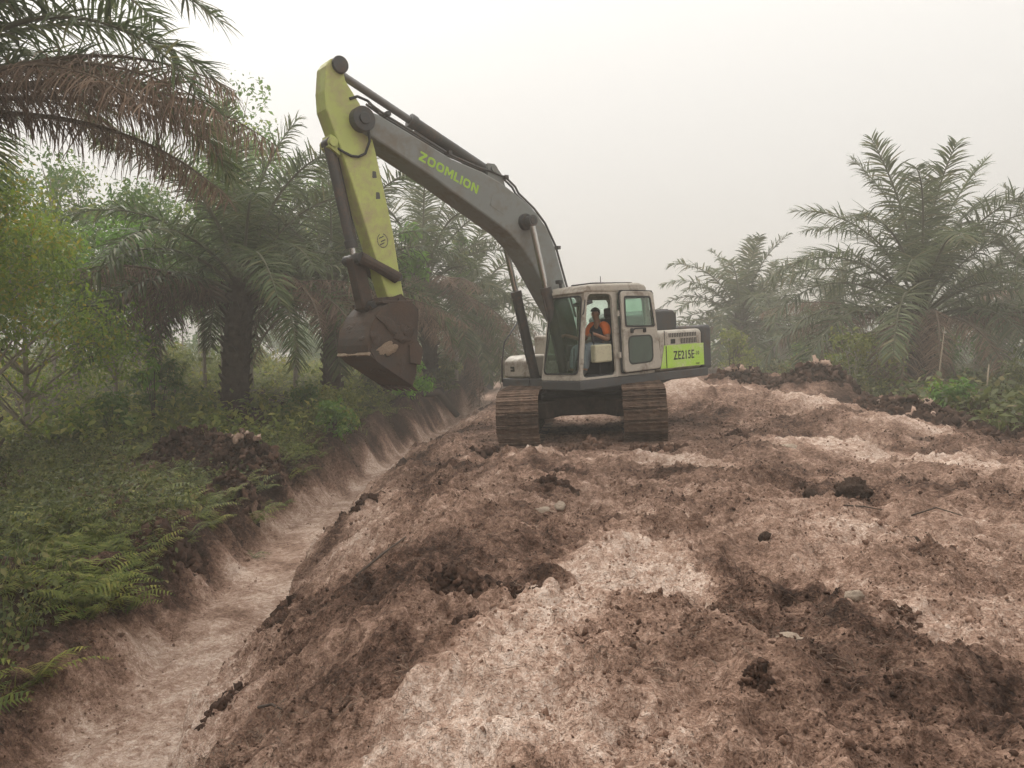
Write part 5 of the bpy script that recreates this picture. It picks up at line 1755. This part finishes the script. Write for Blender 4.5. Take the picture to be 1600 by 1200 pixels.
x, y = left_pts(2300, 0.85, 5.2, 17, 1.2)
cover('fern_cover', 'mass of green ferns on the near left bank', 'ferns', FERNF, M_FERN, x, y, rng.uniform(0.45, 1.0, len(x)))
x, y = left_pts(1500, 1.55, 15, 40, 1.2)
cover('fern_cover', 'ferns farther along the left of the ditch', 'ferns', FERN, M_FERN, x, y, rng.uniform(0.6, 1.2, len(x)))
x, y = left_pts(2600, 1.0, 5.0, 28)
cover('grass_cover', 'tangle of green grass blades on the left bank', 'grass', GRASS, M_GRASS, x, y, rng.uniform(0.3, 0.75, len(x)))
x, y = left_pts(2400, 1.9, 17, 60, 1.2, 40)
cover('leafy_cover', 'low broad leaved undergrowth below the left trees', 'undergrowth', LEAFT, M_FERN, x, y, rng.uniform(0.9, 2.0, len(x)))
x, y = left_pts(1300, 0.9, 5, 18, 1.2, 12)
cover('leafy_cover', 'small leaved weeds among the near ferns', 'weeds', [leafy_template(30 + i_, 34, 0.5, 0.075) for i_ in range(4)], M_SHRUB, x, y, rng.uniform(0.7, 1.3, len(x)))
x, y = left_pts(3200, 0.8, 4.5, 24, 1.3, 7)
cover('leaf_litter', 'dry brown leaf litter on the left bank', 'leaf litter', LEAFT, M_LITTER, x, y, rng.uniform(0.18, 0.5, len(x)))
x, y = right_pts(2200, 10, 46)
cover('fern_cover', 'ferns and weeds below the right hand palms', 'ferns', FERN, M_FERN, x, y, rng.uniform(0.6, 1.2, len(x)))
x, y = right_pts(2400, 11, 60)
cover('leafy_cover', 'low leafy scrub to the right of the mound', 'scrub', LEAFT, M_SHRUB, x, y, rng.uniform(0.9, 2.2, len(x)))
x, y = right_pts(2600, 10, 36)
cover('leaf_litter', 'dry brown stalks and litter among the right hand scrub', 'leaf litter', GRASS + LEAFT, M_LITTER, x, y, rng.uniform(0.5, 1.4, len(x)))
x, y = right_pts(1400, 10, 34)
cover('grass_cover', 'rough grass at the right foot of the mound', 'grass', GRASS, M_GRASS, x, y, rng.uniform(0.6, 1.3, len(x)))
# root hairs and straw in the dug soil
def fibre_template(seed, nb=8, L=0.11):
    r = np.random.default_rng(seed)
    Vv, Fq, T, base = [], [], [], 0
    for i in range(nb):
        a = r.uniform(0, 6.28)
        px, py = r.normal(0, 0.09, 2)
        ln, w = L * r.uniform(0.3, 1.1), r.uniform(0.0009, 0.0022)
        a2 = a + r.normal(0, 0.5)
        p0 = np.array([px, py, r.uniform(0.0, 0.012)])
        p1 = p0 + np.array([math.cos(a), math.sin(a), r.uniform(-.05, .25)]) * ln * 0.5
        p2 = p1 + np.array([math.cos(a2), math.sin(a2), r.uniform(-.35, .15)]) * ln * 0.5
        lat = np.array([-math.sin(a), math.cos(a), 0.2]) * w
        Vv += [p0 + lat, p0 - lat, p1 - lat, p1 + lat, p2 + lat * .4, p2 - lat * .4]
        Fq += [[base, base + 1, base + 2, base + 3], [base + 3, base + 2, base + 5, base + 4]]
        T += [r.random()] * 6
        base += 6
    return np.array(Vv), [np.array(Fq)], np.array(T)


n_ = 1500
y = 3.6 + 12 * rng.random(n_) ** 1.7
x = rng.uniform(-1, 1, n_) * (0.9 + 0.62 * y)
k = (x > -2.1) & (x < 7.5) & (fbm(x, y, 0.9, 3, 320) > -0.25)
x, y = x[k], y[k]
pos = np.stack([x, y, ground(x, y) + 0.004], -1)
Vv, Fq, T = scatter([fibre_template(90 + i) for i in range(5)], pos, rng.uniform(0.6, 1.3, len(x)), rng.normal(0, .15, len(x)), rng.normal(0, .15, len(x)), rng.uniform(0, 6.28, len(x)))
o = bpy.data.objects.new('root_fibres', mesh_np('root_fibres', Vv, Fq, M_FIBRE, T))
tag(link(o), 'dry root fibres and straw strewn through the dug soil', 'plant fibres', kind='stuff')

# far wood closing the view on both sides
r_ = np.random.default_rng(77)
cs, rs = [], []
for i in range(330):
    y = r_.uniform(66, 105)
    side = -1 if r_.random() < 0.55 else 1
    x = (r_.uniform(-0.95, -0.03) if side < 0 else r_.uniform(0.12, 0.95)) * y
    top = 7.5 if side < 0 else 4.4
    cs.append((x, y, r_.uniform(0.3, top) * (0.8 + 0.2 * math.sin(x * 0.4)))); rs.append(r_.uniform(1.3, 2.4))
o = bpy.data.objects.new('far_wood', leaf_cloud('far_wood', cs, rs, 190, 0.55, M_BROAD, 78)); link(o)
tag(o, 'far hazy wood behind the palms', 'wood', kind='stuff')
# shadowy low thicket among the left trunks
cs, rs = [], []
for i in range(80):
    y = r_.uniform(34, 62)
    x = r_.uniform(-0.85, -0.13) * y
    cs.append((x, y, gz(x, y) + r_.uniform(0.2, 1.5))); rs.append(r_.uniform(0.7, 1.3))
o = bpy.data.objects.new('thicket', leaf_cloud('thicket', cs, rs, 150, 0.26, M_FERN, 79)); link(o)
tag(o, 'low thicket under the slender left trees', 'thicket', kind='stuff')

# shrubs one can tell apart
SHRUBS = [
    (-4.55, 19.2, 1.25, 0.75, M_YSHRUB, 'bushy green shrub on the ditch bank below the bucket'),
    (-3.95, 17.2, 0.8, 0.5, M_BROAD, 'small green shrub hanging over the ditch edge'),
    (-5.6, 21.5, 1.1, 0.8, M_BROAD, 'green shrub at the foot of the palm behind the bucket'),
    (-9.4, 18.0, 1.2, 0.9, M_BROAD, 'dark leafy shrub in front of the slender trees'),
    (-10.8, 23.5, 1.9, 1.1, M_BROAD, 'tall leafy shrub between the left trees'),
    (-3.5, 26.5, 1.3, 0.7, M_BRIGHT, 'bright weed shrub by the far ditch'),
    (-2.95, 33.0, 1.4, 0.8, M_SHRUB, 'shrub on the ditch bank left of the handrail'),
    (-2.3, 45.0, 1.8, 1.1, M_SHRUB, 'hazy shrub at the far end of the ditch'),
    (10.9, 24.5, 2.1, 1.3, M_YSHRUB, 'yellow green shrub left of the large right hand palm'),
    (12.6, 26.0, 2.3, 1.1, M_YSHRUB, 'leafy shrub touching the left of the large palm trunk'),
    (17.2, 24.5, 2.0, 1.5, M_YSHRUB, 'low shrub right of the large palm trunk'),
    (9.9, 17.2, 1.0, 0.6, M_BROAD, 'small dark green shrub at the right foot of the mound'),
    (11.5, 15.6, 1.0, 0.8, M_SHRUB, 'shrub at the right edge beside the bare soil'),
    (13.5, 19.5, 1.5, 1.1, M_SHRUB, 'spreading shrub between the stake and the mound'),
    (9.7, 34.0, 1.9, 1.2, M_YSHRUB, 'shrub just right of the excavator tail'),
    (13.8, 36.0, 2.0, 1.3, M_BROAD, 'dark shrub below the rounded palm'),
    (18.0, 32.0, 2.4, 1.6, M_BROAD, 'shrub behind the large right hand palm'),
    (22.0, 28.0, 2.4, 1.8, M_SHRUB, 'tall scrub at the right edge'),
]
for i, (x, y, h, w, mt, lab) in enumerate(SHRUBS):
    bush_tree('shrub', lab, 'shrub', x, y, h, w, 600 + i, mt, 0.13 if y < 22 else 0.17, 16, 60, 'shrubs around the dug ground', 0.15, 0.015)


def single_fern(x, y, s_, mat, lab, seed, nf=6, name='fern', cat='fern'):
    v, f, t = fern_template(seed, nf, 0.8, 13)
    me = mesh_np(name, v * s_, f, mat, t)
    o = bpy.data.objects.new(name, me); link(o)
    o.location = (x, y, gz(x, y) - 0.01)
    tag(o, lab, cat)


single_fern(-4.25, 7.9, 0.42, M_BRIGHT, 'bright green fern on the dark left bank', 801)
single_fern(-4.0, 6.9, 0.32, M_BRIGHT, 'bright little fern lower on the left bank near the ditch', 802)
single_fern(-5.6, 12.0, 0.95, M_FERN, 'broad fern spreading in front of the black soil heap', 803, 9)
single_fern(-6.4, 9.6, 0.9, M_FERN, 'large fern at the lower left edge', 804, 9)
single_fern(-3.75, 11.0, 0.4, M_SHRUB, 'small fern at the ditch edge beside the pale bank', 805)
single_fern(-1.85, 19.0, 0.45, M_BRIGHT, 'lone green plant in the ditch left of the tracks', 806)
bush_tree('sapling', 'small sapling with yellow leaves in the left undergrowth', 'sapling', -10.1, 21.6, 1.9, 0.45, 810, M_BRIGHT, 0.26, 6, 12, z0=0.6, stem=0.015)

# heaps of dark topsoil: each one pile of broken clods
PILET = [clod_template(900 + i_, 2, 0.95) for i_ in range(14)]


def pile(x, y, rx_, ry_, h, n_, seed, lab, pale=0.0, tone=0.08, grp='heaps of dark soil at the edges', nm='soil_heap', cat='soil heap'):
    n_ *= 9
    g0 = gzf(x, y)
    r = np.random.default_rng(seed)
    Vs_, Fs_, Ts_, b0 = [], [], [], 0
    aa, qq = r.uniform(0, 6.28, n_), np.sqrt(r.random(n_))
    PX, PY = np.cos(aa) * qq * rx_, np.sin(aa) * qq * ry_
    PZ = ground(x + PX, y + PY) - g0 + h * (1 - qq ** 1.5) * r.uniform(0.1, 0.8, n_) - 0.03
    for i in range(n_):
        v, f = PILET[i % len(PILET)]
        px, py, pz = PX[i], PY[i], PZ[i]
        sz_ = min(0.3 * min(rx_, ry_), 0.016 + (0.085 if rx_ < 1.2 else 0.13) * r.random() ** 3.5)
        Rm = rotmats(*[np.array([r.uniform(0, 6)]) for _ in range(3)])[0]
        Vs_.append(v @ Rm.T * sz_ + np.array([px, py, pz])); Fs_.append(f + b0); b0 += len(v)
        t_ = tone + 0.24 * r.random() ** 1.5
        if pale and pz > h * 0.45 and r.random() < pale:
            t_ = r.uniform(0.6, 0.85)
        Ts_.append(np.clip(np.full(len(v), t_) + r.normal(0, 0.05, len(v)), 0, 1))
    o_ = bpy.data.objects.new(nm, mesh_np(nm, np.concatenate(Vs_), [np.concatenate(Fs_)], M_CRUMB, np.concatenate(Ts_)))
    o_.location = (x, y, g0); link(o_)
    tag(o_, lab, cat, grp)


GC = 'clumps of dark peat on the dug soil'
for x_, y_, a_, b_, h_, n__, lab_ in (
        (0.52, 8.9, 0.26, 0.20, 0.20, 14, 'dark peat lump on the crest in front of the tracks'),
        (-0.36, 4.95, 0.17, 0.16, 0.13, 16, 'large crumbling dark peat clump left of the pale strip'),
        (-0.28, 4.55, 0.11, 0.10, 0.07, 8, 'lower and smaller dark peat clump left of the pale strip'),
        (0.06, 4.80, 0.14, 0.08, 0.05, 8, 'flat dark peat clump at the edge of the pale strip'),
        (1.12, 3.42, 0.08, 0.08, 0.09, 8, 'pointed dark peat lump in the lower right foreground'),
        (2.25, 4.4, 0.14, 0.10, 0.07, 8, 'rounded brown clump beside the dark streak at right'),
        (-1.98, 6.5, 0.17, 0.30, 0.13, 14, 'dark peat clump hanging over the ditch edge'),
        (-1.90, 4.95, 0.13, 0.20, 0.10, 12, 'dark soil clump at the ditch edge in the lower left'),
        (-1.95, 10.2, 0.22, 0.45, 0.16, 16, 'dark clump on the ditch edge below the tracks'),
        (3.95, 13.4, 0.22, 0.2, 0.18, 12, 'dark clump just right of the right track'),
        (-0.35, 12.6, 0.35, 0.3, 0.16, 14, 'churned dark soil in front of the track nearest the ditch'),
        (2.3, 12.3, 0.5, 0.25, 0.12, 14, 'churned brown soil in front of the track away from the ditch'),
        (1.3, 12.9, 0.35, 0.3, 0.22, 14, 'brown soil ridge between the two tracks')):
    pile(x_, y_, a_, b_, h_, n__, int(abs(x_) * 700 + y_ * 31), lab_, 0.0, 0.06 if 'brown' not in lab_ else 0.22, GC, 'peat_clump', 'soil clump')
pile(-5.0, 14.1, 0.8, 0.6, 0.40, 60, 1000, 'heap of black soil with a pale crest on the left bank', 0.5)
pile(-6.4, 15.1, 1.0, 0.6, 0.35, 60, 1100, 'black soil heap left of the pale crested one')
pile(-4.5, 12.2, 0.5, 0.5, 0.30, 36, 1200, 'brown soil heap at the ditch edge')
pile(-4.25, 9.3, 0.35, 0.6, 0.22, 60, 1250, 'dark clods slumping down the left ditch wall')
pile(-7.7, 21.3, 1.1, 0.8, 0.40, 90, 1300, 'brown soil heaped round the foot of the bushy palm')
pile(-5.2, 20.5, 0.6, 0.5, 0.35, 36, 1400, 'dark soil clump beside the palm behind the bucket')
pile(8.5, 20.9, 1.5, 0.9, 0.38, 140, 1500, 'dark heap with pale top beyond the right of the mound', 0.5)
pile(9.3, 17.4, 1.5, 1.0, 0.34, 140, 1600, 'ragged dark soil bank at the right shoulder of the mound', 0.1)
pile(10.0, 13.6, 1.4, 1.1, 0.36, 140, 1700, 'ragged dark soil bank nearest the right edge', 0.1)
pile(10.8, 11.0, 1.3, 1.2, 0.34, 120, 1900, 'dark debris at the far right end of the mound edge', 0.1)
pile(9.0, 15.6, 1.3, 0.9, 0.30, 120, 2000, 'dark broken soil between the two ragged banks at right', 0.1)
pile(6.9, 22.6, 1.2, 0.8, 0.45, 70, 1800, 'dark rubble heap behind the excavator tail', 0.25)

def stick(pts, r, mat, lab, name='stick', cat='stick'):
    b = MB(); b.tube(pts, r, 7)
    o = b.build(name, mat, None, smooth=True)
    tag(o, lab, cat)


def on(x, y, dz=0.0):
    return (x, y, gzf(x, y) + dz)


x0, y0 = 12.0, 22.0
stick([on(x0, y0, -0.1), on(x0 + .25, y0, 1.1), on(x0 + .42, y0 + .1, 2.4)], [0.02, 0.017, 0.008], M_STICK, 'thin pale leaning stem in front of the large right hand palm', 'bare_stem', 'stem')
x0, y0 = 12.4, 20.0
stick([on(x0, y0, -0.1), on(x0 - .02, y0, 0.7), on(x0 + .02, y0, 1.35)], [0.024, 0.02, 0.016], M_STICK, 'upright pale stake in the scrub at the right', 'stake', 'stake')
stick([on(3.05, 7.0, 0.02), on(3.3, 7.12, 0.05), on(3.5, 7.2, 0.03)], [0.008, 0.007, 0.004], M_STICKD, 'thin dark twig left of the two on the right of the mound', 'twig', 'twig')
stick([on(3.75, 7.15, 0.03), on(3.9, 7.0, 0.06), on(4.05, 6.85, 0.03)], [0.008, 0.007, 0.004], M_STICKD, 'thin dark twig right of the two on the right of the mound', 'twig', 'twig')
stick([on(-1.25, 6.1, 0.03), on(-1.12, 6.5, 0.07), on(-0.98, 7.0, 0.03)], [0.012, 0.010, 0.006], M_STICKD, 'dark root lying along the left slope of the mound', 'root', 'root')
stick([on(-1.55, 4.6, 0.02), on(-1.42, 4.45, 0.08), on(-1.3, 4.25, 0.03)], [0.009, 0.008, 0.004], M_STICKD, 'short dark twig low on the left slope', 'twig', 'twig')
stick([on(-4.0, 29.5, 0.25), on(-2.9, 30.2, 0.4), on(-2.2, 30.8, 0.3)], [0.16, 0.15, 0.12], M_STICKD, 'dark fallen trunk by the far ditch', 'log', 'log')

# ------------------------------------------------------------------ smoky haze
b = MB()
b.box((0, 95, 8.3), (560, 400, 21.4))
hz = b.build('haze', None) if False else None
me = bpy.data.meshes.new('haze')
me.from_pydata(b.v, [], b.f); me.update()
m, nd, lk, out = nodes_of('haze')
pvn = nd.new('ShaderNodeVolumePrincipled')
pvn.inputs['Color'].default_value = (0.95, 0.90, 0.825, 1)
pvn.inputs['Density'].default_value = 0.0055
pvn.inputs['Anisotropy'].default_value = 0.2
lk.new(pvn.outputs[0], out.inputs['Volume'])
me.materials.append(m)
hz = bpy.data.objects.new('haze', me)
link(hz)
tag(hz, 'thin warm smoke haze in the air', 'haze', kind='stuff')
